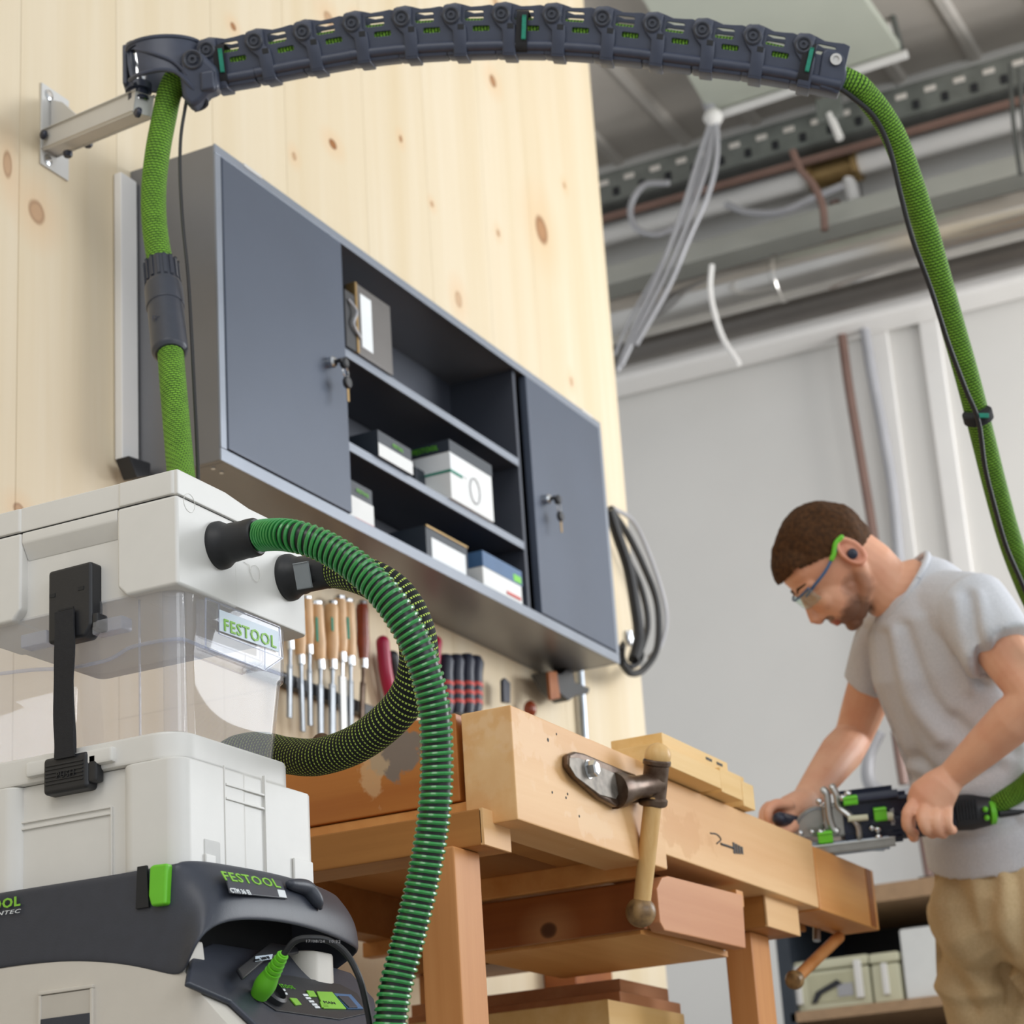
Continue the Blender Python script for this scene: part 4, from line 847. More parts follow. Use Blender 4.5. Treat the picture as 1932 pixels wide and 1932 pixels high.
for i,p in enumerate(st):
    hw=.0135-.0005*math.sin(i*.7); row=[b.verts.new(p+V((dx,dy,0))) for dx,dy in ((-.0012,-hw),(-.0012,hw),(.0012,hw),(.0012,-hw))]
    if pv:
        for e in range(4): b.faces.new((pv[e],pv[(e+1)%4],row[(e+1)%4],row[e]))
    pv=row
obj('strap',b,M['webbing'],sep,'black woven strap')
b=bmesh.new(); s2=spl([onX(134,1240,lt+.003),onX(136,1320,lt+.003),onX(140,1390,lt+.003),onX(140,1420,lt+.004)],5); tube(s2,.004,8,ratio=.3,into=b); obj('strap_tail',b,M['webbing'],sep)
# hose port cuffs on lid front
def hosecuff(c,axis,rF,rC,L,parent,mat='rubber'):
    b=lathe([(rF*.9,-.004),(rF*.98,-.002),(rF,.002),(rF*.985,.006),(rF*.90,.010),(rF*.80,.016),(rF*.80,.022),(rC,.028),(rC*.97,L*.72),(rC*1.0,L*.74),(rC*.99,L-.003),(rC*.9,L)],c,axis,44); return obj('cuff',b,M[mat],parent)
G=[(408,1032,None)]
pc=onY(412,1030,VY0)+V((0,0,0)); tpc=(pc-CAM).dot(W_)
GP=[pc+V((0,-.02,0)),pc+V((.003,-.052,.002))]+[at(*q) for q in ((545,1010,2.46),(610,1030,2.44),(680,1076,2.42),(742,1142,2.40),(790,1228,2.39),(817,1325,2.385),(824,1425,2.38),(820,1525,2.37),(805,1625,2.36),(785,1715,2.35),(763,1800,2.34),(745,1870,2.33),(735,1940,2.32),(722,2040,2.31),(715,2180,2.30),(740,2320,2.26),(800,2370,2.15))]
GP=spl(GP,14)
gh=thing('green_suction_hose','glossy green ribbed suction hose arching from the separator lid down to the floor','hose',GP[0]-Z*.02)
obj('hose_wall',tube(GP[14:],.0158,24,cap=True),M['hosedark'],gh,'dark hose wall'); obj('spiral_rib',helix(GP[14:],.0167,.0074,.0020,6,32),M['hosegreen'],gh,'green spiral rib')
hosecuff(pc,(GP[16]-pc),.0285,.0225,.055,gh)
p2=onY(543,1090,VY0); BP=[p2+V((0,-.02,0)),p2+V((.004,-.060,.0))]+[at(*q) for q in ((690,1088,2.60),(745,1122,2.59),(780,1180,2.585),(790,1245,2.59),(772,1310,2.60),(730,1362,2.62),(670,1405,2.66),(600,1428,2.71),(540,1425,2.77),(495,1415,2.82),(450,1420,2.86),(420,1440,2.88))]
BP=spl(BP,12)
bh2=thing('black_suction_hose','black woven-sleeved hose with lime dashes, looping from the lower lid port behind the separator','hose',BP[0]-Z*.03)
obj('hose_sleeve',tube(BP[12:],.0232,30,uvs=True),M['slb'],bh2)
cu=hosecuff(p2,(BP[14]-p2),.0290,.0215,.075,bh2); ax=(BP[14]-p2).normalized()
sd3=(-W_-ax*(-W_).dot(ax)).normalized()
obj('sliding_gate',obox(p2+ax*.034+sd3*.0232,(ax,sd3,ax.cross(sd3)),(.009,.0016,.015),.001),plain('gate_grey','#8b9093',.35,0,.03),bh2,'grey air slide on the cuff')
# ------------------------------------------------------------------ WORKBENCH
BXs=-.393; BYf=-.887
wb=thing('workbench','old beech workbench with a front vise and drawer along the wood wall','workbench',(.37,-.5,0))
zt=.843
xv=onY(1257,1600,BYf).x
obj('vise_block',box(BXs,xv,BYf,-.812,.690,zt,.003),M['beechp'],wb,'pale thick vise shoulder block'); 
xc=onY(1540,1600,BYf).x; xe=1.13
obj('front_beam',box(xv+.0005,xc,BYf+.006,-.80,.715,zt-.008,.003),M['beechp'],wb)
obj('end_beam',box(xc+.001,xe,BYf+.004,-.80,.712,zt-.018,.003),M['beech'],wb,'darker end block of the front beam')
obj('end_band',box(xe-.05,xe-.02,BYf+.003,BYf+.006,.715,zt-.02),M['pinek'],wb,'dark band near the far end')
obj('bench_top',box(BXs+.05,xe,-.80,-.16,.775,zt-.010,.002),M['beech'],wb)
obj('end_board',box(BXs+.004,BXs+.05,-.803,-.16,.728,zt+.004,.003),M['beeche'],wb,'orange-brown end board with a grey paint blot')
obj('end_board_lip',box(BXs+.008,BXs+.08,-.82,-.16,.704,.727,.002),M['beech'],wb)
yw=onX(600,1560,BXs).y
obj('dog_plate',lathe([(.016,0),(.016,.003),(.012,.004)],onX(607,1405,BXs+.004),-X,20),M['iron'],wb)
# cross beams and legs
xb0=onY(912,1570,-.85).x; xb1=onY(962,1570,-.85).x; zb1=onY(935,1532,-.85).z; zb0=onY(935,1600,-.85).z
obj('cross_beam',box(xb0,xb1,-.85,-.16,zb0,zb1,.003),M['beechl'],wb)
obj('cross_beam_end',box(xb0,xb1,-.851,-.845,zb0,zb1,.001),M['beechp'],wb,'pale sawn beam end')
xl0=onY(862,1700,-.82).x; xl1=onY(898,1700,-.82).x; yl=onX(790,1700,xl0).y
obj('leg',box(xl0,xl1+.02,-.82,yl,0,zb0,.004),M['beechz'],wb); obj('leg',box(xl0,xl1+.02,-.25,-.18,0,zb0,.004),M['beechz'],wb)
xf0=onY(1425,1850,-.82).x; xf1=onY(1452,1850,-.82).x; yf_=onX(1372,1850,xf0).y; zf1=onY(1480,1700,-.85).z; zf0=onY(1480,1762,-.85).z
obj('leg',box(xf0,xf1+.02,-.82,yf_,0,zf0,.004),M['beechz'],wb); obj('leg',box(xf0,xf1+.02,-.25,-.18,0,zf0,.004),M['beechz'],wb)
q0,q1=onY(1447,1730,-.86).x,onY(1506,1730,-.86).x; obj('cross_beam',box(q0,q1,-.86,-.16,zf0,zf1,.003),M['beechl'],wb); obj('cross_beam_end',box(q0,q1,-.861,-.855,zf0,zf1,.001),M['beechp'],wb,'pale sawn beam end')
obj('under_rail',box(BXs+.1,xe-.15,-.79,-.74,.705,.775,.002),M['beechl'],wb); obj('under_rail',box(BXs+.1,xe-.15,-.24,-.19,.70,.775,.002),M['beechl'],wb)
for k in range(0): obj('stretcher',box(xl0+.03,xf0,-.80+k*.55,-.765+k*.55,.16,.24,.003),M['beechl'],wb)
# drawer
xd=.045; ydb=onX(860,1750,xd).y
dz1=onY(1245,1652,BYf+.01).z; dz0=onY(1250,1755,BYf+.01).z; 
dw=obj('drawer',join([box(xd+.006,.40,-.86,ydb+.002,dz0+.006,dz1-.01,.002)]),M['beechl'],wb)
obj('drawer_side',box(xd,xd+.014,-.865,ydb,dz0,dz1-.012,.002),M['pinek'],dw,'dark red-brown knotty pine drawer side')
obj('drawer_front',prism([onY(a,c,-.882) for a,c in ((1240,1676),(1250,1655),(1262,1652),(1402,1688),(1408,1790),(1255,1756),(1246,1740))],(0,.022,0),.003),M['pinkw'],dw,'pale pinkish drawer front with rough edges')
obj('drawer_bottom',box(xd+.02,.41,-.85,ydb,dz0-.004,dz0+.005),M['beech'],dw)
obj('drawer_runner',box(xd-.012,.03+.02,-.87,ydb,dz1-.008,dz1+.024,.002),M['beech'],wb); obj('drawer_runner',box(.41,.44,-.875,-.18,dz1-.006,dz1+.02,.002),M['beech'],wb)
# ink marks + holes on the front beam
b=bmesh.new()
for (a,c,r) in ((1034,1396,.0028),(1050,1385,.0018),(1068,1505,.002),(1042,1495,.002),(1071,1498,.002),(1093,1540,.002)): lathe([(r,0),(r*.8,.0004)],onY(a,c,BYf-.0002),-Y,10,b)
obj('nail_hole',b,M['cavblack'],wb)
b=bmesh.new(); o1=onY(1360,1592,BYf+.0055); e1=onY(1384,1600,BYf+.0055); tube([o1,e1],.002,6,into=b); 
for k in range(4): p=onY(1385+k*5,1600+k*1.5,BYf+.0055); obox(p,(X,Y,Z),(.004,.0005,.009-.001*k),0,b)
tube(spl([onY(a,c,BYf+.0055) for a,c in ((1340,1572),(1352,1574),(1360,1584),(1352,1592))],5),.0012,6,into=b)
obj('ink_stamp',b,M['inkb'],wb,'black stamped mark')
# vise bracket
vb=thing('vise_screw','browned iron vise bracket with pale wooden tommy bar on the bench front','vise',onY(1150,1480,BYf))
P=[onY(a,c,BYf-.001) for a,c in ((1060,1425),(1072,1420),(1088,1423),(1165,1455),(1185,1462),(1204,1490),(1200,1515),(1172,1522),(1150,1524),(1120,1507),(1075,1468),(1060,1448))]
obj('bracket_plate',prism(P,(0,-.012,0),.004,seg=3),M['iron'],vb)
Pi=[onY(a,c,BYf-.013) for a,c in ((1073,1430),(1090,1430),(1160,1460),(1180,1472),(1160,1508),(1130,1500),(1085,1466),(1073,1446))]
obj('bracket_web',prism(Pi,(0,-.002,0),.001),plain('worn_metal','#91897f',.5,.45,.25,.2,50),vb,'scraped bare metal face')
q=onY(1108,1452,BYf-.013); b=lathe([(.0135,0),(.0135,.003)],q,-Y,24); b2=lathe([(.0115,.003),(.0115,.014),(.009,.016)],q,-Y,6); merge(b,b2); obj('hex_bolt',b,M['chrome'],vb,'bright hexagonal bolt')
n0=onY(1158,1492,BYf-.008); H=at(1236,1480,(onY(1205,1490,BYf)-CAM).dot(W_)-.03)
nd=(H-n0)
obj('neck',tube([n0,n0+nd*.15,n0+nd*.3,n0+nd*.55,n0+nd*.8,H],[.026,.026,.021,.0165,.017,.019],24),M['iron'],vb)
hb,ht=at(1231,1520,(H-CAM).dot(W_)),at(1240,1432,(H-CAM).dot(W_)); ax=(ht-hb).normalized(); L=(ht-hb).length
obj('socket_barrel',lathe([(.014,-.002),(.0195,0),(.0215,.003),(.0215,.009),(.0185,.012),(.0185,L-.010),(.0205,L-.008),(.0205,L-.003),(.018,L)],hb,ax,36),M['iron'],vb)
tb,tt_=at(1209,1722,(H-CAM).dot(W_)-.02),at(1241,1425,(H-CAM).dot(W_)); 
obj('tommy_bar',tube([tb,tb.lerp(tt_,.3),tb.lerp(tt_,.7),tt_],[.0125,.0133,.0133,.0125],24),M['handlew'],vb,'pale wooden tommy bar')
obj('end_ball',ball(at(1209,1721,(H-CAM).dot(W_)-.02),.0222),M['ballw'],vb,'worn wooden ball'); obj('end_ball',ball(at(1241,1427,(H-CAM).dot(W_)),.0195),M['handlew'],vb,'pale wooden ball')
# far side vise handle (diagonal dowel with knob)
dv=thing('tail_vise_handle','slanting wooden dowel handle with knob below the far end of the workbench','handle',onY(1530,1810,-.80))
a,c=onY(1583,1768,-.82),onY(1500,1848,-.82); obj('dowel',tube([a,c],.011,14),M['beechz'],dv); obj('knob',lathe([(.010,-.010),(.015,-.007),(.0175,.003),(.014,.013),(.007,.016)],c,(c-a),20),M['ballw'],dv)
tag(obj('vise_guide_rod',tube([onY(1541,1730,-.80),onY(1541,1775,-.80)],.007,12),M['steel']),'short bright steel rod under the far bench end','rod')
# offcuts lying across the front edge of the bench
ztp=zt-.006
def stick(px0,px1,py,yv,za,zb_,lab,sl=0,dep=.085):
    a=onY(px0,py,yv); c=onY(px1,py,yv); t=thing('wood_offcut',lab,'wood piece',((a.x+c.x)/2,yv+dep/2,ztp+za),'wood offcuts stacked on the bench')
    obj('stick',box(a.x,c.x,yv,yv+dep,ztp+za,ztp+zb_,.0015),M['offcut'],t)
    for k in range(sl): xx=c.x-.035-k*.045; obj('notch',box(xx-.014,xx+.010,yv-.0008,yv+.002,ztp+zb_-.011,ztp+zb_-.007),M['inkb'],t)
stick(1250,1362,1490,-.915,.0,.030,'pale wood stick with a small knot, lowest and leftmost of the bench stack')
stick(1255,1374,1455,-.900,.0305,.058,'pale notched wood stick on top of the bench stack, nearest the vise',2)
stick(1364,1402,1510,-.908,.0,.040,'short pale wood stick in the middle of the bench stack')
stick(1376,1404,1475,-.880,.0405,.058,'small notched wood piece on the middle stick of the bench stack',1,.06)
stick(1404,1425,1520,-.895,.0,.042,'narrow pale wood stick, rightmost of the bench stack')
# boards under the bench
def ub(px0,px1,pyt,pyb,yv,name,lab,mat):
    a,c=onY(px0,(pyt+pyb)/2,yv),onY(px1,(pyt+pyb)/2,yv); z1=onY(px1,pyt,yv).z; z0=onY(px1,pyb,yv).z
    return tag(obj(name,box(a.x-.45 if 0 else a.x,c.x,yv,yv+.40,z0,z1,.002),M[mat]),lab,'board','boards stacked under the bench'),z0
o,z0_=ub(1172,1262,1866,1892,-.62,'stored_board','uppermost reddish board of the pile under the bench','pinkw')
o,z1_=ub(1172,1285,1893,1916,-.64,'stored_board','second board from top in the pile under the bench','pinkw')
tag(obj('stored_board',box(onY(1150,1925,-.66).x,onY(1292,1925,-.66).x,-.66,-.24,z1_-.055,z1_-.002,.002),M['offcut']),'thick pale board beneath the reddish ones under the bench','board','boards stacked under the bench')
for zq,nm in ((.005,'trestle'),): 
    t=thing('board_trestle','pale wooden trestle under the board pile','trestle',(onY(1220,1925,-.5).x,-.45,0)); xx=onY(1220,1925,-.5).x
    for dx in (-.09,.09): obj('trestle_leg',box(xx+dx-.02,xx+dx+.02,-.6,-.3,0,z1_-.056,.002),M['offcut'],t)
tag(obj('dark_upright',box(onY(1062,1850,-.02).x-.06,onY(1075,1850,-.02).x+.10,-.08,-.003,.3,onY(1060,1812,-.02).z,.002),M['pinek']),'dark brown upright board against the wood wall under the bench','board')
# ------------------------------------------------------------------ TOOLS ON WALL under the cabinet
YT=-.03
ra,rb_=onY(490,1262,YT),onY(716,1338,YT); rz_=(ra.z+rb_.z)/2
tr_=thing('magnetic_rail','black magnetic tool rail under the cabinet','rail',((ra.x+rb_.x)/2,0,rz_)); obj('rail_bar',box(ra.x,rb_.x,-.022,-.001,rz_-.012,rz_+.012,.003),M['black'],tr_)
obj('end_screw',lathe([(.005,0),(.004,.003)],V((rb_.x-.012,-.022,rz_)),-Y,12),M['chrome'],tr_)
def chisel(pts,wd,lab,hm='chisw',bw=.006,bl='steel'):
    (xa,yt_),(xb,yf),(xc_,ye)=pts; p=onY(xa,yt_,YT); f=onY(xb,yf,YT); e=onY(xc_,ye,YT)
    t=thing('chisel',lab,'chisel',(f.x,YT,e.z)); ax=(p-f).normalized(); L=(p-f).length
    obj('handle',lathe([(wd*.62,0),(wd*.8,L*.08),(wd,L*.3),(wd*.94,L*.6),(wd*.98,L*.85),(wd*.8,L*.97)],f,ax,18),M[hm],t)
    obj('ferrule',lathe([(wd*.66,-.014),(wd*.7,-.002),(wd*.7,.006)],f,ax,16),M['chrome'],t); obj('strike_cap',lathe([(wd*.86,L*.93),(wd*.86,L*.98),(wd*.6,L*1.0)],f,ax,16),M['chrome'],t)
    ax2=(e-f).normalized(); L2=(e-f).length; b=lathe([(.0045,.012),(.0035,.035),(.004,.05)],f,ax2,12); obox(f+ax2*(L2/2+.025),(X,Y,ax2),(bw,.0022,L2/2-.02),.001,b); obj('blade',b,M[bl],t)
    return t
CH=[((540,1120),(547,1212),(546,1348),.012,'leftmost chisel on the rail, mostly behind the separator','chisw',.005,'steel'),
((563,1140),(567,1240),(571,1374),.012,'second chisel from left on the rail with a narrow blade','chisw',.005,'steel'),
((578,1125),(583,1221),(585,1363),.012,'third chisel from left, its ferrule sitting higher','chisw',.005,'steel'),
((596,1134),(604,1250),(605,1382),.014,'fourth chisel from left with green-marked pale handle','chisw',.007,'steel'),
((625,1134),(627,1250),(627,1382),.014,'fifth chisel from left with pale handle','chisw',.008,'steel'),
((640,1124),(645,1236),(648,1378),.014,'tallest chisel with the widest bright blade','chisw',.011,'chrome'),
((655,1130),(661,1243),(662,1376),.014,'pale-handled chisel just left of the red-brown one','chisw',.006,'steel'),
((683,1134),(686,1248),(682,1372),.013,'chisel with red-brown lacquered handle at right end of rail','redw',.006,'iron')]
for h,f,e,wd_,lab,hm_,bw_,bl_ in CH: 
    t=chisel((h,f,e),wd_,lab,hm_,bw_,bl_); t['group']='chisels on the magnetic rail'
    if h[0] in (596,625,655):
        p,q=onY(h[0]+2,1165,YT-.0145),onY(h[0]+2,1165+{596:45,625:25,655:40}[h[0]],YT-.0145); obj('sticker',obox((p+q)/2,(X,Y,Z),(.0035,.0008,abs(p.z-q.z)/2),0),M['teal'],t,'green sticker')
# pincers with crimson handles
pw=thing('pincers','red and black handled pliers hanging behind the green hose','pliers',onY(730,1330,YT))
for i,(a,c,d) in enumerate((((722,1212),(728,1270),(742,1330)),((822,1212),(815,1270),(795,1330)),((740,1240),(748,1280),(752,1330)))):
    P=spl([onY(*q,YT) for q in (a,c,d)],6); obj('grip',tube(P,[.014]*len(P),14,rnd=True),M['crimson' if i!=2 else 'black'],pw)
obj('joint',ball(onY(770,1370,YT),(.05,.01,.03)),M['iron'],pw)
for i,(a,c) in enumerate(((840,1237),(860,1237),(880,1236),(897,1240))):
    t=thing('screwdriver','black screwdriver with red rings, '+['first','second','third','rightmost'][i]+' of the four right of the green hose','screwdriver',onY(a,1345,YT),'screwdrivers on the wall'); p,q=onY(a,c,YT),onY(a+(2 if i<3 else -1),1348,YT); ax=(p-q).normalized(); L=(p-q).length
    obj('handle',lathe([(.013,0),(.017,L*.15),(.0165,L*.7),(.019,L*.9),(.013,L)],q,ax,14),M['navy'],t)
    for k in range(3): obj('red_ring',lathe([(.0172,0),(.0182,.003),(.0172,.008)],q+ax*(.022+k*.020),ax,14),M['red'],t)
t=thing('marking_knife','dark blue marking knife hanging on the wall above the vise block','knife',onY(948,1325,YT)); obj('handle',prism([onY(a,c,YT) for a,c in ((943,1285),(946,1280),(956,1290),(956,1328),(944,1326))],(0,-.01,0),.002),M['navy'],t)
t=thing('hand_plane_hook','dark angled tool hanging under the cabinet near its right end','tool',onY(1045,1330,YT)); obj('angled_body',prism([onY(a,c,YT) for a,c in ((1000,1273),(1030,1277),(1040,1268),(1052,1270),(1056,1292),(1085,1303),(1082,1314),(1058,1318),(1045,1328),(1018,1305))],(0,-.04,0),.003),M['black'],t); obj('wooden_grip',prism([onY(a,c,YT-.041) for a,c in ((1030,1268),(1045,1268),(1052,1318),(1034,1322))],(0,-.008,0),.002),M['pinek'],t)
t=thing('small_wooden_knob','small dark brown knob peeking over the bench','knob',onY(1000,1335,YT)); obj('knob_body',ball(onY(1000,1338,YT),(.015,.015,.02)),M['redw'],t)
ca,cb_=onY(1094,1262,-.015),onY(1096,1380,-.015); tag(obj('wall_conduit',tube([ca,V((cb_.x,cb_.y,.5))],.010,14),M['steel']),'steel conduit running down the wood wall right of the angled tool','conduit')
# cable coil at the cabinet's right side
cc=thing('cable_coil','black cable coil hanging at the right end of the cabinet','cable coil',onY(1200,1270,-.08))
def coil(pts,r,n=8): return tube(spl([onY(a,c,yy) for a,c,yy in pts],n),r,10)
obj('cable_strand',coil([(1150,962,-.10),(1165,1010,-.10),(1185,1070,-.10),(1198,1140,-.10),(1205,1200,-.10),(1195,1245,-.1)],.014),M['rubber'],cc)
obj('cable_strand',coil([(1152,960,-.08),(1185,1010,-.06),(1215,1070,-.06),(1240,1140,-.06),(1240,1220,-.06),(1215,1262,-.07),(1190,1270,-.09),(1172,1250,-.1)],.009),M['rubber'],cc)
obj('cable_strand',coil([(1155,958,-.05),(1195,985,-.03),(1230,1060,-.03),(1256,1150,-.03),(1250,1210,-.03),(1225,1240,-.05)],.006),M['pipeg'],cc,'thin grey strand')
obj('cable_strand',coil([(1158,975,-.09),(1178,1040,-.09),(1210,1110,-.09),(1222,1180,-.09),(1205,1240,-.09)],.008),M['rubber'],cc)
obj('cable_knot',join([tube(spl([onY(1190+22*math.cos(a)*(1-.02*i),1232+26*math.sin(a),-.09+.012*math.sin(3*a)) for i,a in enumerate([k*.7 for k in range(20)])],4),.007,8)]),M['rubber'],cc)
obj('silver_plug',lathe([(.012,0),(.014,.02),(.008,.035)],onY(1184,1192,-.12),-Z,14),M['chrome'],cc,'bright plug end')
# ------------------------------------------------------------------ TOOL (joiner) held by the man
TT=4.06
jn=thing('biscuit_joiner','dark blue handheld joiner with cast aluminium fence and green knobs on the bench end','power tool',at(1600,1600,TT))
ux=(at(1860,1530,TT)-at(1520,1570,TT)).normalized(); uy=-(D_-ux*D_.dot(ux)).normalized(); uz=ux.cross(uy)
def J(px,py,dt=0): return at(px,py,TT+dt)
AX=(ux,uy,uz)
obj('motor_body',join([tube([J(1625,1555),J(1650,1552),J(1700,1548),J(1745,1545),J(1800,1537),J(1835,1532)],[.026,.033,.034,.032,.029,.026],22)]),M['navy'],jn)
obj('gear_housing',obox(J(1640,1540),AX,(.040,.036,.030),.012,seg=3),M['navy'],jn); obj('upper_body',obox(J(1655,1522),AX,(.052,.014,.026),.006),M['navy'],jn)
obj('rear_grip',join([tube([J(1800,1535),J(1830,1532),J(1868,1526)],[.032,.034,.030],20)]),M['black'],jn)
b=bmesh.new()
for k in range(7): obox(J(1806+k*6,1530-k*.6,-.034),AX,(.0012,.018,.002),.0005,b)
obj('vent_fin',b,M['cavblack'],jn)
obj('hose_cuff',tube([J(1845,1532),J(1880,1524),J(1910,1517)],[.028,.024,.022],20),M['rubber'],jn)
obj('cable_sleeve',tube([J(1885,1535,-.02),J(1932,1530,-.02),J(1990,1540,-.02)],[.008,.006,.005],10),M['rubber'],jn)
obj('release_ring',lathe([(.020,-.006),(.023,-.004),(.023,.004),(.020,.006)],J(1871,1532,-.016),ux,24),M['green'],jn,'lime green ring'); 
b=bmesh.new()
for (a,c) in ((1859,1527),(1862,1543)): ball(J(a,c,-.036),.0055,None,b,10,8)
obj('release_button',b,M['green'],jn)
# fence: base plate, quadrant, arms
obj('base_plate',obox(J(1600,1588,.0),AX,(.075,.006,.055),.003),M['alu'],jn); obj('base_plate_edge',obox(J(1605,1597,-.03),AX,(.068,.010,.006),.002),M['steel'],jn)
obj('front_plate',prism([J(1478,1578,-.05),J(1540,1600,-.05),J(1668,1600,-.05),J(1672,1582,.04),J(1560,1574,.05),J(1490,1572,.05)],-uy*.006,.001),M['steel'],jn)
qd=[J(1492,1578)]+[J(1545+52*math.cos(a),1578-58*math.sin(a)) for a in [math.pi-(math.pi*.55)*i/10 for i in range(11)]]+[J(1552,1578)]
obj('angle_quadrant',prism(qd,uz*.010,.002),M['alu'],jn)
obj('angle_scale',tube([J(1545+44*math.cos(a),1576-50*math.sin(a),-.012) for a in [math.pi*.95-(math.pi*.5)*i/10 for i in range(11)]],.0016,6),M['steel'],jn)
for (pts,dt) in ((((1553,1490),(1560,1500),(1565,1540),(1572,1562),(1580,1568)),-.030),(((1570,1484),(1578,1500),(1582,1520),(1600,1536),(1618,1556),(1622,1580)),-.034)):
    obj('fence_arm',tube(spl([J(a,c,dt) for a,c in pts],5),.0075,10,rnd=True,ratio=.7),M['alu'],jn)
obj('fence_block',obox(J(1590,1545,-.02),AX,(.030,.026,.008),.004),M['alu'],jn); obj('guide_rod',tube([J(1600,1545,-.04),J(1637,1542,-.04)],.006,12),M['cream'],jn)
obj('guide_rod',tube([J(1665,1540,-.038),J(1684,1540,-.038)],.008,12),M['cream'],jn)
b=bmesh.new()
for (a,c,r) in ((1510,1572,.006),(1532,1570,.005),(1548,1570,.006),(1645,1562,.006),(1656,1565,.007),(1658,1580,.008),(1600,1498,.007),(1545,1512,.006),(1590,1506,.007)): obj('clamp_screw',ball(J(a,c,-.035),r,None,None,12,8),M['chrome'],jn)
for (a,c,hx_,hy_) in ((1604,1510,.010,.005),(1557,1580,.010,.008),(1661,1536,.008,.009)): obj('adjusting_knob',obox(J(a,c,-.042),AX,(hx_,hy_,.006),.003,seg=3),M['green'],jn,'lime green knob')
obj('front_handle',tube([J(1471,1545,-.04),J(1490,1549,.0),J(1545,1560,.02)],[.0135,.0125,.011],16,rnd=True),M['navy'],jn,'dark blue auxiliary handle knob')
text('FESTOOL',.011,J(1694,1557,-.036),-uy,-ux,M['print'],jn,width=.040) if 0 else text('FESTOOL',.010,J(1689,1556,-.0375),uy,-ux,M['print'],jn,width=.030)
# ------------------------------------------------------------------ MAN
TM=4.18
fwd=(-R_*.58+D_*.81-W_*.10).normalized(); hup=-(R_*.81+D_*.58); hup=(hup-fwd*hup.dot(fwd)).normalized(); hs=fwd.cross(hup).normalized()
if hs.dot(W_)>0: hs=-hs      # towards the camera
HC=at(1563,1062,TM)
def Hh(f,u,s=0): return HC+fwd*f+hup*u+hs*s
HA=(fwd,hup,hs)
def q4(*a): return at(*a)
sk_t=NT('skin'); 
p_=sk_t.pos(); base=sk_t.mix(sk_t.ramp(sk_t.noise(p_,16,3),.35,.7),lin('#e0ad8e'),lin('#d69a7c'))
def near(t,c,ax,rad,soft=.25):
    s1=t.n('ShaderNodeVectorMath',operation='SUBTRACT'); t.l(p_,s1.inputs[0]); s1.inputs[1].default_value=c
    comps=[]
    for a_,r_ in zip(ax,rad):
        d=t.n('ShaderNodeVectorMath',operation='DOT_PRODUCT'); t.l(s1.outputs[0],d.inputs[0]); d.inputs[1].default_value=a_/r_; comps.append(t.math('POWER',t.math('ABSOLUTE',d.outputs['Value']),2.0))
    sm=t.math('ADD',t.math('ADD',comps[0],comps[1]),comps[2]); sm=t.math('ADD',sm,t.math('MULTIPLY',t.math('SUBTRACT',t.noise(p_,60,3),.5),.8)); return t.ramp(sm,1+soft,1-soft)
beard=near(sk_t,Hh(.052,-.092,0),HA,(.040,.036,.075),.35); beard2=near(sk_t,Hh(.012,-.062,.05),HA,(.030,.030,.05),.4); mous=near(sk_t,Hh(.084,-.060,0),HA,(.018,.009,.03),.3)
lipm=near(sk_t,Hh(.085,-.074,0),HA,(.014,.008,.024),.3); ear=near(sk_t,Hh(-.030,-.014,.085),HA,(.024,.036,.03),.4)
colr=sk_t.mix(sk_t.math('MULTIPLY',beard2,.5),base,lin('#6b4a3a')); colr=sk_t.mix(sk_t.math('MULTIPLY',beard,.8),colr,lin('#4f362a')); colr=sk_t.mix(sk_t.math('MULTIPLY',mous,.75),colr,lin('#4f362a')); colr=sk_t.mix(sk_t.math('MULTIPLY',lipm,.8),colr,lin('#a5584c')); colr=sk_t.mix(sk_t.math('MULTIPLY',ear,.5),colr,lin('#d5836b'))
sk_t.l(colr,sk_t.b.inputs['Base Color']); sk_t.sp(rough=.5,spec=.35,sss=.06); sk_t.b.inputs['Subsurface Radius'].default_value=(.02,.008,.004)
M['skin']=sk_t.m
M['hair']=plain('brown_hair','#3b2717',.85,0,.2,.15,120,col2='#553820',spec=.2)
sh_t=NT('grey_jersey'); pz=sh_t.pos(); sh_t.l(sh_t.mix(sh_t.ramp(sh_t.noise(pz,300,2),.3,.7),lin('#d0d1d6'),lin('#c3c5ca')),sh_t.b.inputs['Base Color']); sh_t.sp(rough=.9,spec=.15); M['shirt']=sh_t.m
tr_t=NT('khaki_cotton'); pz=tr_t.pos(); tr_t.l(tr_t.mix(tr_t.ramp(tr_t.noise(pz,250,2),.3,.7),lin('#cdb68f'),lin('#c0a880')),tr_t.b.inputs['Base Color']); tr_t.sp(rough=.9,spec=.15); M['khaki']=tr_t.m
man=thing('person','man in grey t-shirt and khaki trousers, safety glasses on, bent over the tool','person',V((1.25,-1.1,0)))
b=bmesh.new()
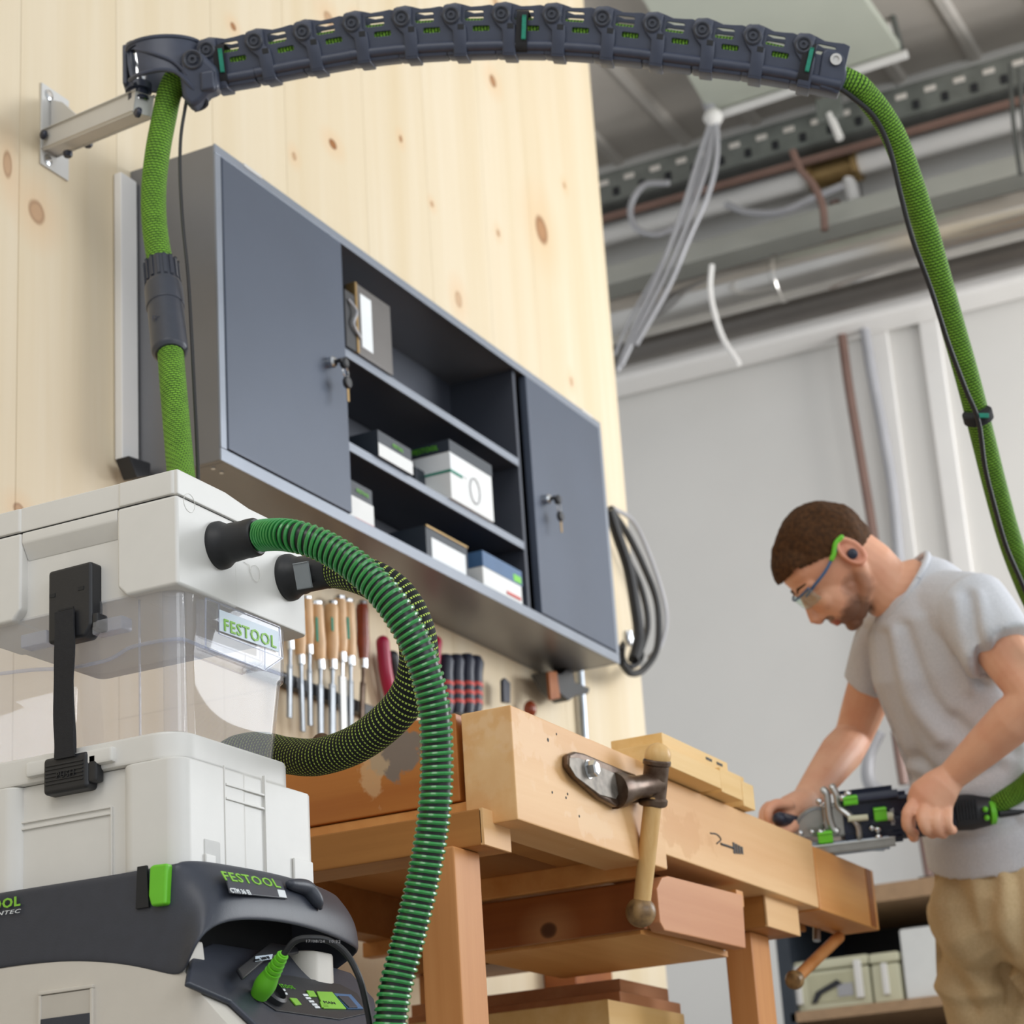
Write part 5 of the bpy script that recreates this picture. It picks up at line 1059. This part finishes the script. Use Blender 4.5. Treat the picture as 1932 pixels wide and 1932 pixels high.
# skull and face
ball(Hh(-.006,.012),(.090,.092,.073),HA,b,28,20); ball(Hh(.045,-.040),(.046,.070,.058),HA,b); ball(Hh(.035,.037),(.046,.047,.061),HA,b)
tube([Hh(.020,-.050),Hh(.045,-.080),Hh(.060,-.100)],[.056,.042,.024],18,up=hs,ratio=.8,rnd=True,into=b)
for s in (-1,1):
    tube([Hh(-.020,-.040,s*.055),Hh(.000,-.075,s*.050),Hh(.045,-.100,s*.020)],[.018,.016,.014],12,rnd=True,into=b)   # jaw line
    ball(Hh(.062,-.030,s*.034),(.022,.022,.022),HA,b)                         # cheek
    tube([Hh(.078,.010,s*.012),Hh(.076,.014,s*.030),Hh(.062,.010,s*.050)],[.009,.010,.009],10,rnd=True,into=b)  # brow
    ball(Hh(.068,-.004,s*.030),(.0125,.0115,.0135),HA,b)                      # eye ball under lid
    # ear
    eg=[Hh(-.030+.017*math.cos(a),-.012+.030*math.sin(a),s*(.078+.004*math.cos(a))) for a in [2*math.pi*i/16 for i in range(17)]]; tube(eg,.0052,8,cap=False,into=b); ball(Hh(-.030,-.014,s*.070),(.014,.026,.008),HA,b)
tube([Hh(.080,.004),Hh(.090,-.018),Hh(.102,-.040),Hh(.098,-.047)],[.007,.009,.012,.010],12,up=hs,rnd=True,into=b)     # nose
for s in (-1,1): ball(Hh(.089,-.046,s*.011),(.010,.008,.008),HA,b)
ball(Hh(.080,-.069),(.012,.006,.022),HA,b); ball(Hh(.079,-.079),(.011,.006,.019),HA,b); ball(Hh(.066,-.103),(.016,.014,.018),HA,b)
# neck, trunk under the clothes
NB=q4(1712,1118,4.19)
tube([Hh(-.030,-.020),Hh(-.034,-.070),q4(1672,1110,4.19),NB],[.062,.057,.058,.066],22,rnd=True,into=b)
SN,SF=q4(1838,1150,4.03),q4(1678,1198,4.34)
sv=(SN-SF).normalized()
CHc=q4(1775,1250,4.18); BEc=q4(1834,1420,4.18); HIP=q4(1882,1620,4.20)
tube([q4(1742,1150,4.18),CHc,BEc,HIP],[.105,.125,.112,.120],30,up=sv,ratio=[.62,.70,.74,.80],rnd=True,into=b)
ELN=q4(1955,1318,3.86); WRN=q4(1792,1468,3.98); ELF=q4(1610,1390,4.42); WRF=q4(1518,1512,4.20)
def arm(Sh,El,Wr,bm_):
    tube([Sh,Sh.lerp(El,.3),Sh.lerp(El,.7),El],[.052,.050,.044,.038],18,rnd=True,into=bm_); tube([El,El.lerp(Wr,.25),El.lerp(Wr,.6),Wr],[.038,.043,.036,.0265],18,rnd=True,into=bm_)
arm(SN,ELN,WRN,b); arm(SF,ELF,WRF,b)
# near hand over the grip: palm then five fingers
tn=3.965
def hp(x,y,dt=0): return q4(x,y,tn+dt)
tube([WRN,hp(1776,1484),hp(1757,1506,.004),hp(1752,1514,.006)],[.026,.029,.033,.032],18,up=W_,ratio=[1.1,1.25,1.3,1.3],rnd=True,into=b)
for (k,m_,e_,tp_) in (((1726,1512,-.004),(1712,1535,-.022),(1712,1560,-.018),(1726,1572,.012)),((1747,1516,-.010),(1740,1545,-.034),(1748,1566,-.028),(1760,1574,.010)),((1768,1520,-.008),(1764,1548,-.034),(1770,1568,-.026),(1780,1574,.010)),((1787,1522,-.002),(1786,1546,-.028),(1790,1562,-.022),(1797,1566,.008))):
    P=[hp(*k),hp(*m_),hp(*e_),hp(*tp_)]; tube(spl(P,4),[.0112]*5+[.0102]*4+[.0092]*4,12,rnd=True,into=b)
tube(spl([hp(1752,1500,.03),hp(1722,1530,.05),hp(1716,1560,.045),hp(1724,1580,.03)],4),[.014]*5+[.012]*4+[.010]*4,12,rnd=True,into=b)
# far hand closed round the auxiliary knob
tf=4.06
def hf(x,y,dt=0): return q4(x,y,tf+dt)
tube([WRF,hf(1506,1522,.08),hf(1492,1532,.05),hf(1482,1538,.03)],[.0265,.030,.032,.030],18,rnd=True,into=b)
for i,(k,m_,e_,tp_) in enumerate((((1490,1518,.01),(1462,1518,-.01),(1449,1532,-.02),(1452,1548,-.022)),((1480,1522,.03),(1450,1522,.012),(1440,1540,.0),(1446,1558,-.012)),((1478,1528,.05),(1446,1532,.035),(1440,1552,.022),(1450,1570,.008)),((1480,1540,.06),(1452,1550,.050),(1450,1568,.038),(1462,1578,.022)))):
    tube(spl([hf(*k),hf(*m_),hf(*e_),hf(*tp_)],4),[.0105]*5+[.0098]*4+[.0088]*4,12,rnd=True,into=b)
tube(spl([hf(1506,1540,.04),hf(1494,1560,-.01),hf(1480,1566,-.025),hf(1466,1562,-.03)],4),[.013]*5+[.0115]*4+[.0095]*4,12,rnd=True,into=b)
# legs (under the trousers)
FN,FF=V((1.33,-1.30,0)),V((1.42,-.98,0))
HN,HF=HIP+sv*.075-Z*.085,HIP-sv*.075-Z*.085
KN_,KF=q4(1862,2080,4.05)+V((.0,0,0)),q4(1840,2080,4.35)
KN_=V((1.285,-1.235,.50)); KF=V((1.375,-1.005,.50)); ANn=V((1.33,-1.28,.09)); ANf=V((1.43,-1.02,.09))
for hj,kj,aj in ((HN,KN_,ANn),(HF,KF,ANf)): tube([hj,hj.lerp(kj,.5),kj],[.060,.055,.045],18,rnd=True,into=b); tube([kj,kj.lerp(aj,.35),aj],[.045,.045,.036],18,rnd=True,into=b)
obj('body',remesh(b,.0031,3),M['skin'],man,smooth=180)
# hair cap
b=bmesh.new(); ball(Hh(-.014,.022),(.095,.094,.0775),HA,b,32,24); ball(Hh(.034,.046),(.055,.050,.066),HA,b); tube([Hh(.060,.072,0),Hh(.035,.087,0),Hh(0,.098,0),Hh(-.05,.085)],[.028,.034,.034,.034],16,up=hs,ratio=.5,rnd=True,into=b)
hairm=remesh(b,.003,2,lambda c,n:c+n*(.0012*noise.noise(c*110)+.003*noise.noise(c*28)))
b=bmesh.new(); b.from_mesh(hairm)
rm=[]
for v in b.verts:
    d=v.co-HC; f,u,s=d.dot(fwd),d.dot(hup),abs(d.dot(hs))
    line=.040-.55*max(0,(f-.02))*0
    keep=(u>.050) if f>.052 else ((u>.004+.55*(f+.02)) if f>-.012 else (u>-.052 if f<-.045 else u>.012)) 
    if f>.030 and s<.055: keep=u>.050
    if not keep: rm.append(v)
bmesh.ops.delete(b,geom=rm,context='VERTS')
obj('hair',b,M['hair'],man,'short brown hair',smooth=180)
b=bmesh.new()
for s in (-1,1): tube([Hh(.082,.016,s*.014),Hh(.080,.021,s*.030),Hh(.066,.018,s*.048)],[.0035,.004,.0025],8,rnd=True,into=b)
obj('eyebrows',b,M['hair'],man)
# t-shirt
def fold(amp,freq,seed,lines=()):
    L_=[]
    for pts,a,wd_ in lines:
        P=spl([q4(q[0],q[1],4.1) for q in pts],3); L_.append(([(p,q-p,(q-p).length_squared) for p,q in zip(P,P[1:])],a,wd_))
    def f(c,n):
        q=c*freq; e=amp*noise.noise(V((q.x*1.0+seed,q.y*1.0,q.z*1.6+q.x*.6)))
        if n.dot(W_)<.1:
            for segs,a,wd_ in L_:
                m=9.
                for ii,(p,d,l2) in enumerate(segs):
                    k=max(0,min(1,(c-p).dot(d)/l2)); dd=(c-p-d*k); dd-=W_*dd.dot(W_); m=min(m,dd.length_squared)
                if m<wd_*wd_*6: e+=a*math.exp(-m/(wd_*wd_))
        return c+n*e
    return f
b=bmesh.new()
hem=q4(1892,1603,4.20)
tube([q4(1728,1118,4.19),q4(1748,1158,4.18),CHc,BEc,hem],[.095,.160,.166,.152,.166],34,up=sv,ratio=[.78,.66,.74,.78,.84],into=b)
tube([SF.lerp(SN,.08),SF.lerp(SN,.5)+V((0,0,.020)),SN.lerp(SF,.04)],[.066,.086,.072],22,rnd=True,into=b)
cn=SN.lerp(ELN,.50); cf_=SF.lerp(ELF,.50)
tube([SN.lerp(SF,.15),SN,SN.lerp(ELN,.25),cn],[.07,.071,.070,.070],22,into=b); tube([SF.lerp(SN,.15),SF,SF.lerp(ELF,.25),cf_],[.062,.064,.061,.058],22,into=b)
tube([q4(1752,1150,4.18),q4(1728,1128,4.19),q4(1704,1112,4.19)],[.098,.092,.080],26,up=sv,into=b)
SL=[([(1668,1200,4.1),(1690,1320,4.08),(1735,1440,4.08)],-.012,.014),([(1690,1200,4.08),(1715,1310,4.06),(1770,1390,4.06)],.010,.014),([(1700,1180,4.06),(1745,1310,4.05),(1820,1400,4.05)],-.010,.012),
([(1800,1120,4.0),(1800,1200,4.02),(1840,1280,4.02)],-.013,.012),([(1815,1120,4.0),(1822,1200,4.0),(1850,1270,4.0)],.009,.012),([(1785,1130,4.02),(1785,1200,4.04),(1815,1290,4.04)],.009,.014),
([(1730,1440,4.08),(1790,1470,4.06),(1870,1440,4.05)],-.010,.013),([(1740,1480,4.08),(1810,1520,4.06),(1900,1500,4.06)],-.010,.014),([(1745,1570,4.08),(1820,1575,4.06),(1900,1540,4.06)],-.011,.014),([(1790,1350,4.05),(1850,1400,4.05),(1900,1410,4.05)],-.009,.012)]
obj('t_shirt',remesh(b,.0055,3,fold(.005,7,3.,SL)),M['shirt'],man,'plain light grey t-shirt',smooth=180)
kc=q4(1703,1112,4.19); kax=(q4(1704,1112,4.19)-q4(1728,1128,4.19)).normalized(); k1=(sv-kax*sv.dot(kax)).normalized(); k2=kax.cross(k1)
obj('collar',tube([kc+k1*(.0805*math.cos(a))+k2*(.0805*math.sin(a)) for a in [2*math.pi*i/36 for i in range(37)]],.0065,10,cap=False),M['shirt'],man)
# trousers
b=bmesh.new(); wa=q4(1884,1560,4.20)
tube([wa,HIP,HIP+V((0,0,-.09))],[.118,.132,.146],30,up=sv,ratio=[.82,.86,.88],rnd=True,into=b)
for hj,kj,aj in ((HN,KN_,ANn),(HF,KF,ANf)): tube([hj,hj.lerp(kj,.5),kj],[.100,.094,.080],22,rnd=True,into=b); tube([kj,kj.lerp(aj,.4),aj.lerp(kj,.02)],[.080,.076,.068],22,into=b)
TL=[([(1800,1660,4.05),(1830,1760,4.04),(1900,1850,4.03)],-.016,.018),([(1770,1700,4.06),(1800,1780,4.04),(1870,1880,4.02)],.012,.016),([(1765,1790,4.06),(1810,1850,4.02),(1850,1920,4.0)],-.012,.014),([(1860,1650,4.03),(1850,1740,4.02),(1880,1800,4.0)],-.012,.014),([(1775,1880,4.05),(1830,1900,4.0),(1900,1880,4.0)],.010,.014),([(1900,1640,4.0),(1905,1780,4.0),(1920,1900,4.0)],-.014,.016)]
obj('trousers',remesh(b,.006,4,fold(.006,7,7.,TL)),M['khaki'],man,'khaki work trousers',smooth=180)
b=bmesh.new()
for an in (ANn,ANf):
    d=V((-.75,.55,0)).normalized(); c=V((an.x,an.y,0)); tube([c-d*.07+Z*.045,c+Z*.048,c+d*.10+Z*.038,c+d*.17+Z*.034],[.040,.044,.044,.034],16,up=Z,ratio=1.05,rnd=True,into=b)
obj('shoes',b,M['black'],man,'black shoes')
# safety glasses & earplug
sg=thing('safety_glasses','safety glasses with blue-grey temples and green tips on the man\'s face','glasses',Hh(.07,0))
P=spl([Hh(-.022,.014,.081),Hh(0,.010,.081),Hh(.03,.006,.078),Hh(.058,.006,.068),Hh(.082,.004,.045)],5)
obj('temple',tube(P,.0030,8,up=hup,rnd=True),M['boxb'],sg,'blue-grey temple'); P2=[Hh(-.026,.014,-.081),Hh(.03,.006,-.078),Hh(.082,.004,-.045)]; obj('temple',tube(P2,.003,8),M['boxb'],sg)
obj('temple_tip',tube(spl([Hh(-.040,.018,.080),Hh(-.024,.020,.081),Hh(-.006,.012,.0815),Hh(.004,.010,.0815)],4),.0048,8,rnd=True),M['green'],sg,'green temple tip')
lens=bmesh.new(); n=14
R1=[]
for j in range(5):
    R1.append([lens.verts.new(Hh(.096-.55*(s_/ .066)**2*.045,.010-.028*j/4,s_)) for s_ in [-.066+.132*i/n for i in range(n+1)]])
for j in range(4):
    for i in range(n): lens.faces.new((R1[j][i],R1[j][i+1],R1[j+1][i+1],R1[j+1][i]))
lo_=obj('lens',lens,clearplastic('lens_clear',(.88,.96,.94,1),.06),sg); ml=lo_.modifiers.new('s','SOLIDIFY'); ml.thickness=.0016
obj('brow_bar',tube(spl([Hh(.096-.55*(s_/.066)**2*.045,.012,s_) for s_ in (-.066,-.04,-.015,.015,.04,.066)],4),.0022,8),M['boxb'],sg)
ep=thing('earplug','dark blue earplug in the man\'s ear','earplug',Hh(-.026,-.016,.085)); obj('plug_button',lathe([(.009,0),(.0105,.003),(.009,.008),(.004,.011)],Hh(-.026,-.016,.080),hs,18),M['navy'],ep)
